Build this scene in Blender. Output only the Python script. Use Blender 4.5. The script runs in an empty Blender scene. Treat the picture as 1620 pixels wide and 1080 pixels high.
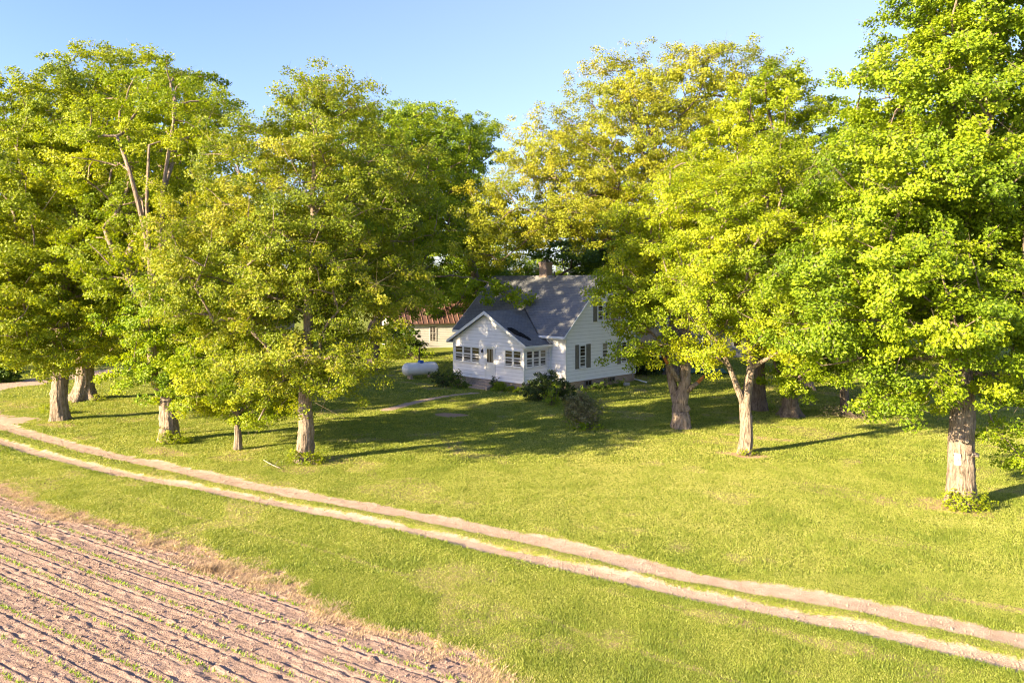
import bpy, math, random
import numpy as np
R = math.radians
sc = bpy.context.scene
COL = sc.collection
F, HC, HZ = 1215.0, 7.6, 445.0          # focal length in photo pixels, camera height, horizon row
SUN_AZ, SUN_EL = R(211.0), R(19.0)      # direction towards the sun (math angle from +X)

# ------------------------------------------------------------------ helpers
def at(px, py, Y):                       # point at depth Y seen at a photo pixel
    return np.array([(px - 810.0) / F * Y, Y, HC - (py - HZ) * Y / F])

def gnd(px, py):
    Y = F * HC / (py - HZ)
    return np.array([(px - 810.0) / F * Y, Y])

def nmesh(name, v, quads=None, tris=None, smooth=False, attrs=None, polys=None):
    v = np.asarray(v, dtype=np.float32).reshape(-1, 3)
    idx, sizes = [], []
    if quads is not None and len(quads):
        q = np.asarray(quads, dtype=np.int32).reshape(-1, 4); idx.append(q.ravel()); sizes.append(np.full(len(q), 4, np.int32))
    if tris is not None and len(tris):
        t = np.asarray(tris, dtype=np.int32).reshape(-1, 3); idx.append(t.ravel()); sizes.append(np.full(len(t), 3, np.int32))
    if polys:
        for p in polys:
            idx.append(np.asarray(p, np.int32)); sizes.append(np.array([len(p)], np.int32))
    idx = np.concatenate(idx); sizes = np.concatenate(sizes)
    me = bpy.data.meshes.new(name)
    me.vertices.add(len(v)); me.vertices.foreach_set('co', v.ravel())
    me.loops.add(len(idx)); me.loops.foreach_set('vertex_index', idx)
    me.polygons.add(len(sizes))
    st = np.zeros(len(sizes), np.int32); st[1:] = np.cumsum(sizes)[:-1]
    me.polygons.foreach_set('loop_start', st)
    me.polygons.foreach_set('loop_total', sizes)
    if attrs:
        for k, (dom, typ, data) in attrs.items():
            a = me.attributes.new(k, typ, dom)
            a.data.foreach_set('color' if typ == 'FLOAT_COLOR' else 'value', np.asarray(data, np.float32).ravel())
    me.update(calc_edges=True)
    me.polygons.foreach_set('use_smooth', np.full(len(sizes), bool(smooth)))
    me.validate(clean_customdata=False)
    return me

def link(name, me, mat=None, parent=None):
    o = bpy.data.objects.new(name, me); COL.objects.link(o)
    if mat is not None and me is not None: me.materials.append(mat)
    if parent is not None: o.parent = parent
    return o

def empty(name, loc=(0, 0, 0), rz=0.0):
    o = bpy.data.objects.new(name, None); COL.objects.link(o)
    o.location = loc; o.rotation_euler = (0, 0, rz); o.empty_display_size = 0.3
    return o

def tag(o, label=None, cat=None, group=None, kind=None):
    if label: o['label'] = label
    if cat: o['category'] = cat
    if group: o['group'] = group
    if kind: o['kind'] = kind
    return o

class MB:                                # collects boxes, bars, prisms; builds ONE mesh
    def __init__(s): s.v = []; s.p = []
    def add(s, vs, ps):
        n = len(s.v); s.v += [tuple(map(float, a)) for a in vs]; s.p += [[i + n for i in q] for q in ps]; return s
    def box(s, x0, x1, y0, y1, z0, z1):
        return s.add([(x0,y0,z0),(x1,y0,z0),(x1,y1,z0),(x0,y1,z0),(x0,y0,z1),(x1,y0,z1),(x1,y1,z1),(x0,y1,z1)],
              [[0,3,2,1],[4,5,6,7],[0,1,5,4],[1,2,6,5],[2,3,7,6],[3,0,4,7]])
    def prism(s, poly, d):               # polygon (3d points) swept by vector d
        n = len(poly); a = [np.array(p, float) for p in poly]; d = np.array(d, float)
        ps = [list(range(n))[::-1], list(range(n, 2*n))] + [[i, (i+1) % n, n + (i+1) % n, n + i] for i in range(n)]
        return s.add(a + [p + d for p in a], ps)
    def tube(s, pts, rad, n=10, cap=True):
        pts = [np.array(p, float) for p in pts]
        rad = rad if isinstance(rad, (list, tuple)) else [rad] * len(pts)
        vs = []; ps = []
        for i, p in enumerate(pts):
            d = pts[min(i+1, len(pts)-1)] - pts[max(i-1, 0)]; d /= np.linalg.norm(d)
            a = np.cross(d, (0, 0, 1) if abs(d[2]) < .9 else (1, 0, 0)); a /= np.linalg.norm(a); b = np.cross(d, a)
            for k in range(n):
                t = 2*math.pi*k/n; vs.append(p + rad[i]*(math.cos(t)*a + math.sin(t)*b))
        for i in range(len(pts)-1):
            for k in range(n):
                ps.append([i*n+k, i*n+(k+1) % n, (i+1)*n+(k+1) % n, (i+1)*n+k])
        if cap: ps += [list(range(n))[::-1], [(len(pts)-1)*n+k for k in range(n)]]
        return s.add(vs, ps)
    def build(s, name, mat, parent=None, smooth=False):
        return link(name, nmesh(name, s.v, polys=s.p, smooth=smooth), mat, parent)

# ------------------------------------------------------------------ materials
class NT:
    def __init__(s, name):
        s.m = bpy.data.materials.new(name); s.m.use_nodes = True
        s.t = s.m.node_tree; s.b = s.t.nodes['Principled BSDF']; s.out = s.t.nodes['Material Output']
    def n(s, typ, **kw):
        x = s.t.nodes.new(typ)
        for k, v in kw.items():
            if k.startswith('i_'): x.inputs[k[2:]].default_value = v
            else: setattr(x, k, v)
        return x
    def l(s, a, b): s.t.links.new(a, b)
    def noise(s, scale, detail=4, rough=.55, vec=None, dist=0.0):
        x = s.n('ShaderNodeTexNoise'); x.inputs['Scale'].default_value = scale; x.inputs['Detail'].default_value = detail
        x.inputs['Roughness'].default_value = rough; x.inputs['Distortion'].default_value = dist
        if vec is not None: s.l(vec, x.inputs['Vector'])
        return x.outputs['Fac']
    def coord(s, which='Object', scale=None):
        c = s.n('ShaderNodeTexCoord').outputs[which]
        if scale:
            m = s.n('ShaderNodeMapping'); m.inputs['Scale'].default_value = scale; s.l(c, m.inputs['Vector']); c = m.outputs['Vector']
        return c
    def ramp(s, fac, stops):
        r = s.n('ShaderNodeValToRGB'); e = r.color_ramp.elements
        while len(e) < len(stops): e.new(0.5)
        for i, (p, c) in enumerate(stops):
            e[i].position = p; e[i].color = (c, c, c, 1) if not isinstance(c, (tuple, list)) else (*c, 1)
        s.l(fac, r.inputs['Fac']); return r.outputs['Color']
    def mix(s, fac, a, b, typ='MIX'):
        x = s.n('ShaderNodeMix', data_type='RGBA', blend_type=typ)
        for sock, v in ((x.inputs[0], fac), (x.inputs[6], a), (x.inputs[7], b)):
            if hasattr(v, 'is_output'): s.l(v, sock)
            else: sock.default_value = v if not isinstance(v, tuple) else (*v, 1)
        return x.outputs[2]
    def math(s, op, a, b=0.0, clamp=False):
        x = s.n('ShaderNodeMath', operation=op, use_clamp=clamp)
        for sock, v in ((x.inputs[0], a), (x.inputs[1], b)):
            if hasattr(v, 'is_output'): s.l(v, sock)
            else: sock.default_value = v
        return x.outputs[0]
    def bump(s, h, strength=.5, dist=.05):
        x = s.n('ShaderNodeBump'); x.inputs['Strength'].default_value = strength; x.inputs['Distance'].default_value = dist
        s.l(h, x.inputs['Height']); s.l(x.outputs['Normal'], s.b.inputs['Normal']); return x
    def base(s, c, rough=.8, spec=.3, metal=0.0):
        if hasattr(c, 'is_output'): s.l(c, s.b.inputs['Base Color'])
        else: s.b.inputs['Base Color'].default_value = (*c, 1)
        if hasattr(rough, 'is_output'): s.l(rough, s.b.inputs['Roughness'])
        else: s.b.inputs['Roughness'].default_value = rough
        s.b.inputs['Specular IOR Level'].default_value = spec; s.b.inputs['Metallic'].default_value = metal
        return s.m
    def attr(s, name, out='Fac'): return s.n('ShaderNodeAttribute', attribute_name=name).outputs[out]

def simple(name, col, rough=.7, spec=.3, metal=0.0, var=.25, scale=6.0, bump=.15):
    t = NT(name); c = t.coord()
    f = t.noise(scale, 5, .6, c)
    dark = tuple(x * (1 - var) for x in col); lite = tuple(min(1, x * (1 + var * .6)) for x in col)
    t.base(t.ramp(f, [(.3, dark), (.7, lite)]), rough, spec, metal)
    if bump: t.bump(t.noise(scale * 6, 4, .6, c), bump, .02)
    return t.m

def leaf_mat(name, c0, c1, c2, trans=.4):
    """per-leaf tint between three real leaf colours"""
    t = NT(name)
    col = t.ramp(t.attr('tint'), [(0.0, c0), (.5, c1), (1.0, c2)])
    t.base(col, .5, .32)
    tr = t.n('ShaderNodeBsdfTranslucent')
    bright = t.mix(1.0, col, (1.25, 1.2, .55), 'MULTIPLY')
    t.l(bright, tr.inputs['Color'])
    mx = t.n('ShaderNodeMixShader'); mx.inputs[0].default_value = trans
    t.l(t.b.outputs[0], mx.inputs[1]); t.l(tr.outputs[0], mx.inputs[2]); t.l(mx.outputs[0], t.out.inputs['Surface'])
    return t.m

def bark_mat(name, c0, c1, c2):
    t = NT(name); c = t.coord('Object', (1, 1, .16))
    f = t.noise(16, 6, .65, c, .4); g = t.noise(2.2, 4, .6, t.coord('Object'))
    col = t.ramp(f, [(.36, c0), (.48, c1), (.66, c2)])
    col = t.mix(t.ramp(g, [(.35, 0.0), (.75, .55)]), col, c2)
    t.base(col, .9, .15); t.bump(f, 1.0, .22); return t.m

M = {}
M['bark'] = bark_mat('pale_bark', (.075, .053, .04), (.27, .205, .16), (.46, .375, .315))
M['bark_dark'] = bark_mat('brown_bark', (.07, .052, .04), (.17, .13, .105), (.28, .23, .19))
M['torn'] = simple('torn_wood', (.42, .17, .06), .8, .1, var=.4, scale=9)
M['maple_yellow'] = leaf_mat('spring_maple_leaf', (.155, .23, .010), (.265, .34, .010), (.385, .415, .012))
M['maple_green'] = leaf_mat('green_maple_leaf', (.115, .19, .010), (.22, .315, .012), (.335, .40, .014))
M['maple_mid'] = leaf_mat('mid_maple_leaf', (.145, .205, .010), (.255, .32, .012), (.375, .40, .014))
M['olive'] = leaf_mat('olive_maple_leaf', (.13, .185, .012), (.235, .295, .014), (.36, .355, .03))
M['locust'] = leaf_mat('locust_leaf', (.185, .225, .014), (.295, .325, .018), (.42, .395, .03))
M['deep'] = leaf_mat('deep_green_leaf', (.06, .11, .012), (.11, .18, .016), (.22, .28, .02), .3)
M['lime'] = leaf_mat('lime_sprout_leaf', (.14, .235, .010), (.235, .335, .010), (.35, .41, .014))
M['yew'] = leaf_mat('yew_needle', (.025, .05, .012), (.05, .085, .016), (.10, .14, .03), .15)
M['dusty'] = leaf_mat('dusty_twig_leaf', (.10, .115, .04), (.18, .175, .075), (.29, .25, .16), .2)
M['boxwood'] = leaf_mat('boxwood_leaf', (.12, .20, .012), (.20, .28, .016), (.30, .36, .02), .25)
M['grass'] = leaf_mat('lawn_grass', (.13, .195, .02), (.285, .33, .055), (.46, .44, .15), .35)
M['seedling'] = leaf_mat('seedling_leaf', (.16, .26, .02), (.24, .36, .03), (.34, .42, .04), .35)
M['straw'] = leaf_mat('dry_straw', (.34, .24, .15), (.50, .37, .25), (.62, .50, .36), .2)

def earth_mat():
    t = NT('earth'); c = t.coord('Object')
    cov = t.n('ShaderNodeSeparateColor'); t.l(t.attr('cover', 'Color'), cov.inputs[0])
    tr, fd, br = cov.outputs[0], cov.outputs[1], cov.outputs[2]
    n1 = t.noise(.35, 4, .6, c); n2 = t.noise(3.0, 5, .65, c); n3 = t.noise(22, 4, .7, c)
    g = t.ramp(n1, [(.3, (.14, .185, .022)), (.55, (.22, .25, .04)), (.75, (.30, .295, .065))])
    g = t.mix(t.ramp(n3, [(.35, 0.0), (.7, .6)]), g, (.08, .105, .012))
    dirt = t.ramp(n2, [(.25, (.36, .255, .20)), (.55, (.46, .345, .28)), (.8, (.56, .455, .385))])
    dirt = t.mix(t.ramp(n3, [(.4, 0.0), (.75, .4)]), dirt, (.30, .22, .17))
    soil = t.ramp(n2, [(.25, (.235, .158, .128)), (.5, (.335, .234, .195)), (.8, (.415, .302, .262))])
    soil = t.mix(t.ramp(n3, [(.45, 0.0), (.8, .5)]), soil, (.16, .11, .09))
    straw = t.ramp(n3, [(.3, (.30, .18, .12)), (.6, (.46, .31, .22)), (.8, (.55, .41, .31))])
    def mask(m, soft=.25):
        s_ = t.math('ADD', m, t.math('MULTIPLY', t.math('SUBTRACT', n3, .5), .9))
        s_ = t.math('ADD', s_, t.math('MULTIPLY', t.math('SUBTRACT', n2, .5), .7))
        return t.ramp(s_, [(.5 - soft, 0.0), (.5 + soft, 1.0)])
    col = t.mix(mask(br), g, straw); col = t.mix(mask(fd, .15), col, soil); col = t.mix(mask(tr, .18), col, dirt)
    t.base(col, .95, .1)
    h = t.math('ADD', t.math('MULTIPLY', n3, .6), n2)
    t.bump(h, .9, .10); return t.m
M['earth'] = earth_mat()

def siding_mat(name, c, stain_shade, amt, lap=0.0, z0=0.0, step=.25):
    t = NT(name); co = t.coord('Object')
    f = t.noise(1.1, 6, .7, co); g = t.noise(6, 5, .7, co)
    k = t.math('MULTIPLY', t.ramp(f, [(.45, 0.0), (.85, 1.0)]), t.ramp(g, [(.35, 0.0), (.8, amt)]))
    col = t.mix(k, c, stain_shade)
    if lap:                              # shadow under each board lap, painted into the colour as a dark line
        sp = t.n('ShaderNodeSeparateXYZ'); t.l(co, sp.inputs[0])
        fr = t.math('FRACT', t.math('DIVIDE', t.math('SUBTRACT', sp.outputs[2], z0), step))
        lap_shade = t.math('MULTIPLY', t.math('GREATER_THAN', fr, .86), t.ramp(g, [(.25, lap*.6), (.7, lap)]))
        col = t.mix(lap_shade, col, stain_shade)
    t.base(col, .55, .35); return t.m
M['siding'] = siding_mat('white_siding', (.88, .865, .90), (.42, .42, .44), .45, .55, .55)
M['trim'] = siding_mat('white_trim', (.76, .76, .76), (.40, .36, .32), .7)
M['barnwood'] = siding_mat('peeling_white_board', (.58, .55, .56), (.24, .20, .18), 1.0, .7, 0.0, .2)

def shingle_mat(name, ia, ib, kb):
    t = NT(name); c = t.coord('Object')
    s_ = t.n('ShaderNodeSeparateXYZ'); t.l(c, s_.inputs[0]); cb = t.n('ShaderNodeCombineXYZ')
    t.l(s_.outputs[ia], cb.inputs[0]); t.l(t.math('MULTIPLY', s_.outputs[ib], kb), cb.inputs[1])
    b = t.n('ShaderNodeTexBrick'); b.inputs['Scale'].default_value = 1.0
    b.inputs['Mortar Size'].default_value = .014; b.inputs['Brick Width'].default_value = .34; b.inputs['Row Height'].default_value = .17
    b.inputs['Color1'].default_value = (.13, .14, .165, 1); b.inputs['Color2'].default_value = (.17, .18, .205, 1); b.inputs['Mortar'].default_value = (.08, .085, .10, 1)
    t.l(cb.outputs[0], b.inputs['Vector'])
    f = t.noise(.8, 5, .65, c)
    col = t.mix(t.ramp(f, [(.4, 0.0), (.75, .55)]), b.outputs['Color'], (.21, .205, .205))
    t.base(col, .9, .2)
    t.bump(t.math('ADD', t.math('MULTIPLY', b.outputs['Fac'], -1.0), t.math('MULTIPLY', t.noise(40, 3, .6, c), .5)), .6, .02); return t.m
M['shingle'] = shingle_mat('grey_shingle', 0, 1, 1.38); M['shingle2'] = shingle_mat('porch_shingle', 1, 0, 1.14)

def brick_mat(name, c1, c2, mo):
    t = NT(name); c = t.coord('Object')
    s_ = t.n('ShaderNodeSeparateXYZ'); t.l(c, s_.inputs[0])
    cb = t.n('ShaderNodeCombineXYZ'); t.l(t.math('ADD', s_.outputs[0], s_.outputs[1]), cb.inputs[0]); t.l(s_.outputs[2], cb.inputs[1])
    b = t.n('ShaderNodeTexBrick'); b.inputs['Scale'].default_value = 1.0
    b.inputs['Mortar Size'].default_value = .012; b.inputs['Brick Width'].default_value = .26; b.inputs['Row Height'].default_value = .09
    b.inputs['Color1'].default_value = (*c1, 1); b.inputs['Color2'].default_value = (*c2, 1); b.inputs['Mortar'].default_value = (*mo, 1)
    t.l(cb.outputs[0], b.inputs['Vector'])
    col = t.mix(t.ramp(t.noise(5, 5, .7, c), [(.4, 0.0), (.8, .5)]), b.outputs['Color'], mo)
    t.base(col, .9, .2); t.bump(t.math('MULTIPLY', b.outputs['Fac'], -1.0), .5, .015); return t.m
M['brick'] = brick_mat('pale_red_brick', (.30, .19, .14), (.38, .26, .20), (.42, .36, .31))
M['chimbrick'] = brick_mat('chimney_brick', (.22, .14, .11), (.30, .20, .16), (.33, .29, .26))

def glass_mat(name, c):
    t = NT(name); co = t.coord('Object')
    f = t.noise(1.6, 3, .5, co)
    t.base(t.ramp(f, [(.35, tuple(x * .5 for x in c)), (.65, c)]), .06, .6)
    t.bump(t.noise(2.5, 2, .5, co), .03, .02); return t.m
M['glass'] = glass_mat('window_glass', (.065, .045, .036))
M['screen'] = glass_mat('window_screen', (.075, .068, .064)); M['screen'].node_tree.nodes['Principled BSDF'].inputs['Roughness'].default_value = .45
M['curtain'] = simple('drawn_curtain', (.30, .26, .20), .9, .1, var=.3, scale=14, bump=0)
M['shutter'] = simple('grey_shutter', (.19, .175, .155), .6, .3, var=.2)
M['concrete'] = simple('old_concrete', (.36, .29, .24), .95, .1, var=.3, scale=7, bump=.4)
M['tank'] = simple('tank_paint', (.74, .74, .76), .35, .5, var=.08, scale=3, bump=0)
M['blue'] = simple('blue_plastic', (.02, .10, .42), .4, .5, var=.15)
M['darkmetal'] = simple('dark_metal', (.05, .05, .055), .5, .4, var=.2)
M['greymetal'] = simple('grey_metal', (.30, .31, .32), .45, .5, var=.15)
M['underlay'] = simple('tar_underlay', (.018, .018, .02), .9, .1, var=.3)
M['teal'] = simple('teal_sheet', (.03, .11, .09), .6, .3, var=.2, scale=2)
M['white'] = simple('white_plastic', (.75, .76, .78), .5, .4, var=.1)
M['post'] = simple('weathered_post', (.09, .075, .06), .9, .1, var=.3)
M['deadwood'] = simple('dead_wood', (.36, .30, .25), .9, .1, var=.3, scale=12)
M['stone'] = simple('pale_stone', (.45, .42, .39), .9, .1, var=.25, scale=8, bump=.4)

def rust_roof():
    t = NT('rusty_metal_roof'); c = t.coord('Object')
    f = t.noise(.9, 6, .7, c)
    t.base(t.ramp(f, [(.3, (.06, .030, .027)), (.5, (.095, .050, .043)), (.75, (.17, .10, .09))]), .6, .4)
    t.bump(t.noise(6, 4, .6, c), .2, .02); return t.m
M['rust'] = rust_roof()
M['rib'] = simple('rusty_rib', (.26, .15, .12), .5, .4, var=.3, scale=2)
M['paleshed'] = simple('pale_shed_panel', (.30, .29, .31), .6, .3, var=.15, scale=2)
M['shedroof'] = simple('pale_shed_roof', (.36, .30, .29), .6, .3, var=.2, scale=2)

# ------------------------------------------------------------------ ground
rng = np.random.default_rng(11)
def vnoise(x, y, seed=0):                # cheap smooth 2d noise in about -1..1
    r = np.random.default_rng(seed); s = np.zeros_like(x)
    for k in range(7):
        a = r.uniform(0, 2*math.pi); f = r.uniform(.6, 1.7); p = r.uniform(0, 6.28)
        s = s + np.sin((x*math.cos(a) + y*math.sin(a))*f + p + 1.3*np.sin((x*math.sin(a) - y*math.cos(a))*f*.7 + p*2))
    return s / 3.6

TRK_A = [gnd(*p) for p in ((0,673),(83,695),(167,717),(260,736),(400,767),(652,812),(900,863),(1100,911),(1357,954),(1620,1010),(1900,1075))]
TRK_B = [gnd(*p) for p in ((0,697),(83,722),(167,742),(217,753),(400,787),(652,838),(900,894),(1100,938),(1357,989),(1620,1052),(1900,1120))]
LOOP = [np.array(p) for p in ((-27.0,40.5),(-31.5,44.5),(-35.5,49.5),(-37.0,54.0),(-36.5,58.5),(-34.5,64),(-31.5,69.5),(-26,74),(-18,78))]
TRK_A = [LOOP[1]] + TRK_A; TRK_B = [np.array([-31.0, 41.5])] + TRK_B
PATH = [gnd(*p) for p in ((612,648),(650,638),(690,629),(725,624),(748,622))]

def pdist(x, y, pl):                     # distance to a polyline, signed by side
    best = np.full(x.shape, 1e9); sg = np.zeros(x.shape)
    for a, b in zip(pl[:-1], pl[1:]):
        d = b - a; L2 = d @ d
        t = np.clip(((x-a[0])*d[0] + (y-a[1])*d[1]) / L2, 0, 1)
        ex = x - a[0] - t*d[0]; ey = y - a[1] - t*d[1]
        q = np.hypot(ex, ey); m = q < best
        best = np.where(m, q, best); sg = np.where(m, np.sign(d[0]*ey - d[1]*ex), sg)
    return best, sg
def sstep(a, b, x):
    t = np.clip((x - a) / (b - a), 0, 1); return t*t*(3 - 2*t)

ROWA = R(-32.5); RN = np.array([-math.sin(ROWA), math.cos(ROWA)]); RT = np.array([math.cos(ROWA), math.sin(ROWA)])
def pt(x, y): return x*RN[0] + y*RN[1], x*RT[0] + y*RT[1]
def field_edge(t):
    return np.interp(t, [-60, -31, -16.5, -8.3, -2, 10], [14.0, 13.75, 13.2, 12.2, 11.2, 9.0])

PATCHES = [(*gnd(705,656), 1.15, .75, 1.0), (*gnd(1485,800), 2.6, 1.0, .62), (*gnd(1330,778), 2.4, 1.2, .42), (*gnd(1178,722), 1.1, .7, .8),
           (*gnd(260,715), 2.2, .8, .55), (*gnd(470,742), 1.8, .8, .5), (*gnd(640,780), 4.0, .9, .42), (*gnd(90,672), 1.6, .8, .55), (*gnd(120,640), 1.6, .6, .4),
           (*gnd(1077,682), 1.2, .6, .4), (*gnd(1090,700), 2.0, .9, .3), (*gnd(1190,690), 2.5, .5, .6), (*gnd(420,760), 2.0, .7, .45), (*gnd(1280,690), 2.5, .5, .4),
           (*gnd(1560,955), 1.6, .25, .6), (*gnd(940,835), 1.0, .4, .45), (*gnd(1210,885), .8, .3, .4), (*gnd(30,640), 2.5, .8, .5), (*gnd(1450,860), 1.6, .5, .35), (*gnd(1230,1000), 4.5, .35, .45)]

def cover(x, y):
    da, sa = pdist(x, y, TRK_A); db, sb = pdist(x, y, TRK_B); dl, _ = pdist(x, y, LOOP); dp, _ = pdist(x, y, PATH)
    w = vnoise(x*1.7, y*1.7, 3)*.10 + vnoise(x*6, y*6, 4)*.06
    a = 1 - sstep(.18, .62, da + w*.9); b = 1 - sstep(.22, .60, db + w*.8)
    l = 1 - sstep(1.1, 2.0, dl + w*4); pth = (1 - sstep(.22, .55, dp + w*1.2))*.85
    track = np.maximum(np.maximum(a, b), np.maximum(l*.85, pth))
    mid = (1 - sstep(.3, .75, np.abs(da + db - 1.25)))*0.30       # thin grass between the ruts
    p, t = pt(x, y)
    fe = field_edge(t) + vnoise(t*.9, p*.9, 5)*.5 + vnoise(t*3.3, p*3.3, 6)*.30 + vnoise(t*8, p*8, 7)*.12
    field = sstep(.15, -.15, p - fe)
    straw = np.clip(1 - np.abs(p - fe + .1)/.62, 0, 1)*.85
    bare = np.maximum(straw, 0)
    for (cx, cy, rx, ry, k) in PATCHES:
        u = (x - cx)*RT[0] + (y - cy)*RT[1]; v = (x - cx)*RN[0] + (y - cy)*RN[1]
        if rx == ry: u, v = x - cx, y - cy
        q = np.hypot(u/rx, v/ry) + vnoise(x*2.2, y*2.2, 8)*.28
        bare = np.maximum(bare, k*(1 - sstep(.5, 1.15, q)))
    tl = (p - np.interp(t, [-40, -10, 5], [16.1, 15.1, 13.9]) + vnoise(t*.5, p*0, 9)*.12)
    bare = np.maximum(bare, .42*(1 - sstep(.05, .22, np.abs(tl)))*sstep(-33, -22, t))
    bare = np.maximum(bare, mid)
    bare = np.maximum(bare, .42*sstep(.35, .95, vnoise(x*.8, y*.8, 10) + vnoise(x*2.6, y*2.6, 14)*.5))
    return track, field, np.clip(bare, 0, 1), (da, db, sb, p, t, fe)

FURROW = np.random.default_rng(5).uniform(0, 1, 400)**1.6*1.1 + .15
def height(x, y, cv=None):
    tr, fd, br, (da, db, sb, p, t, fe) = cv if cv else cover(x, y)
    h = .035*vnoise(x*.35, y*.35, 1) + .02*vnoise(x*1.3, y*1.3, 2) + .012*vnoise(x*4, y*4, 12)
    h = h*(1 - .6*np.maximum(tr, 0))
    h = h - .08*(1 - sstep(.38, .48, db)) - .05*(1 - sstep(.3, .6, da)) + .07*sstep(.40, .50, db)*(1 - sstep(.7, 2.2, db))*(sb < 0)
    row = np.floor(p/.76).astype(int); ph = p/.76 - row
    dep = FURROW[np.clip(row + 60, 0, 399)]
    wob = .025*vnoise(t*.6, p*.2, 21)
    ph2 = ph + wob + .014*vnoise(t*3.1, p*1.5, 26)
    fur = -np.exp(-((ph2 - .40)/.045)**2)*.032*dep + np.exp(-((ph2 - .30)/.055)**2)*.027*dep*(.65 + .5*vnoise(t*2.3, p*3, 27)) - .026*np.exp(-((ph2 - .88)/.04)**2)*(1.2 - dep) + .024*np.exp(-((ph2 - .80)/.045)**2)*(.6 + .5*vnoise(t*2.9, p*3, 28)) - .018*np.exp(-((ph2 - .14)/.03)**2)*(.5 + vnoise(t*1.1, p*2, 30)) - .016*np.exp(-((ph2 - .66)/.03)**2)*(.5 + vnoise(t*1.3, p*2, 33))
    clod = .026*vnoise(x*9, y*9, 22)*vnoise(x*2, y*2, 23) + .018*vnoise(x*17, y*17, 24)*(.5 + .5*vnoise(x*1.3, y*1.3, 25))
    return h*(1 - fd) + fd*(-.06 + fur + clod + .3*h)

def axis(segs):
    out = []
    for a, b, st in segs:
        n = max(1, int(round((b - a)/st))); out.append(np.linspace(a, b, n, endpoint=False))
    return np.concatenate(out + [np.array([segs[-1][1]])])
gx = axis([(-4000,-400,450),(-400,-100,30),(-100,-46,3),(-46,-30,.3),(-30,22,.115),(22,60,.4),(60,120,4),(120,400,35),(400,4000,450)])
gy = axis([(-400,-20,60),(-20,8,3),(8,11,.3),(11,38,.115),(38,66,.22),(66,100,.9),(100,200,8),(200,600,40),(600,5000,400)])
X, Yg = np.meshgrid(gx, gy)
CV = cover(X, Yg); Z = height(X, Yg, CV)
far = (np.abs(X) > 60) | (Yg > 100) | (Yg < 5)
Z = np.where(far, 0.0, Z)
ny, nx = X.shape
vid = np.arange(nx*ny).reshape(ny, nx)
q = np.stack([vid[:-1,:-1], vid[:-1,1:], vid[1:,1:], vid[1:,:-1]], -1).reshape(-1, 4)
V = np.stack([X, Yg, Z], -1).reshape(-1, 3)
farfield = far & ~((np.abs(X) < 120) & (Yg < 190) & (Yg > 40))
fdc = np.where(far, 0, CV[1])
rgba = np.stack([np.where(far, 0, CV[0]), fdc, np.where(far, 0, CV[2]), np.ones_like(X)], -1).reshape(-1, 4)
def fmean(a): return (a[:-1,:-1] + a[:-1,1:] + a[1:,1:] + a[1:,:-1]).ravel()/4
ft, ff = fmean(np.where(far, 0, CV[0])), fmean(fdc)
dpth = fmean(pdist(X, Yg, PATH)[0])
catid = np.where(ff > .5, 1, np.where(ft > .5, np.where(dpth < 1.0, 3, 2), 0))
# the field gets its own fine sheet aligned with the rows
ta = axis([(-40, -34, .3), (-34, -2, .10), (-2, 5, .3)]); pa_ = axis([(2, 5.5, .2), (5.5, 14.8, .034)])
FP, FT_ = np.meshgrid(pa_, ta); FX = FP*RN[0] + FT_*RT[0]; FY = FP*RN[1] + FT_*RT[1]
FC = cover(FX, FY); FZ_ = height(FX, FY, FC) + .010*vnoise(FX*31, FY*31, 28)*vnoise(FX*3, FY*3, 29) + rng.normal(0, .0045, FX.shape)
edge_ = FC[3][3] - FC[3][5]; FZ_ -= .012*sstep(-.25, .0, edge_)
fm, fn = FX.shape; fi = np.arange(fm*fn).reshape(fm, fn)
fq_ = np.stack([fi[:-1,:-1], fi[1:,:-1], fi[1:,1:], fi[:-1,1:]], -1).reshape(-1, 4)[fmean(edge_) < .12]
used, inv = np.unique(fq_, return_inverse=True)
SV = np.stack([FX, FY, FZ_], -1).reshape(-1, 3)[used]; SQ = inv.reshape(-1, 4)
SC = np.stack([FC[0], FC[1], FC[2], np.ones_like(FX)], -1).reshape(-1, 4)[used]
pe_, te_ = pt(X, Yg); insheet = fmean(((te_ > -39.7) & (te_ < 4.7) & (pe_ > 2.3) & (pe_ < 14.5)).astype(float)) > .99
for k, nm in enumerate(('ground', 'ploughed_field', 'dirt_track', 'path')):
    fq = q[(catid == k) & ~((k == 1) & insheet)]; used, inv = np.unique(fq, return_inverse=True)
    v_, q_, c_ = V[used], inv.reshape(-1, 4), rgba[used]
    if k == 1: v_, q_, c_ = np.concatenate([SV, v_]), np.concatenate([SQ, q_ + len(SV)]), np.concatenate([SC, c_])
    me = nmesh(nm, v_, quads=q_, smooth=True, attrs={'cover': ('POINT', 'FLOAT_COLOR', c_)})
    tag(link(nm, me, M['earth']), kind='structure')

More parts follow.
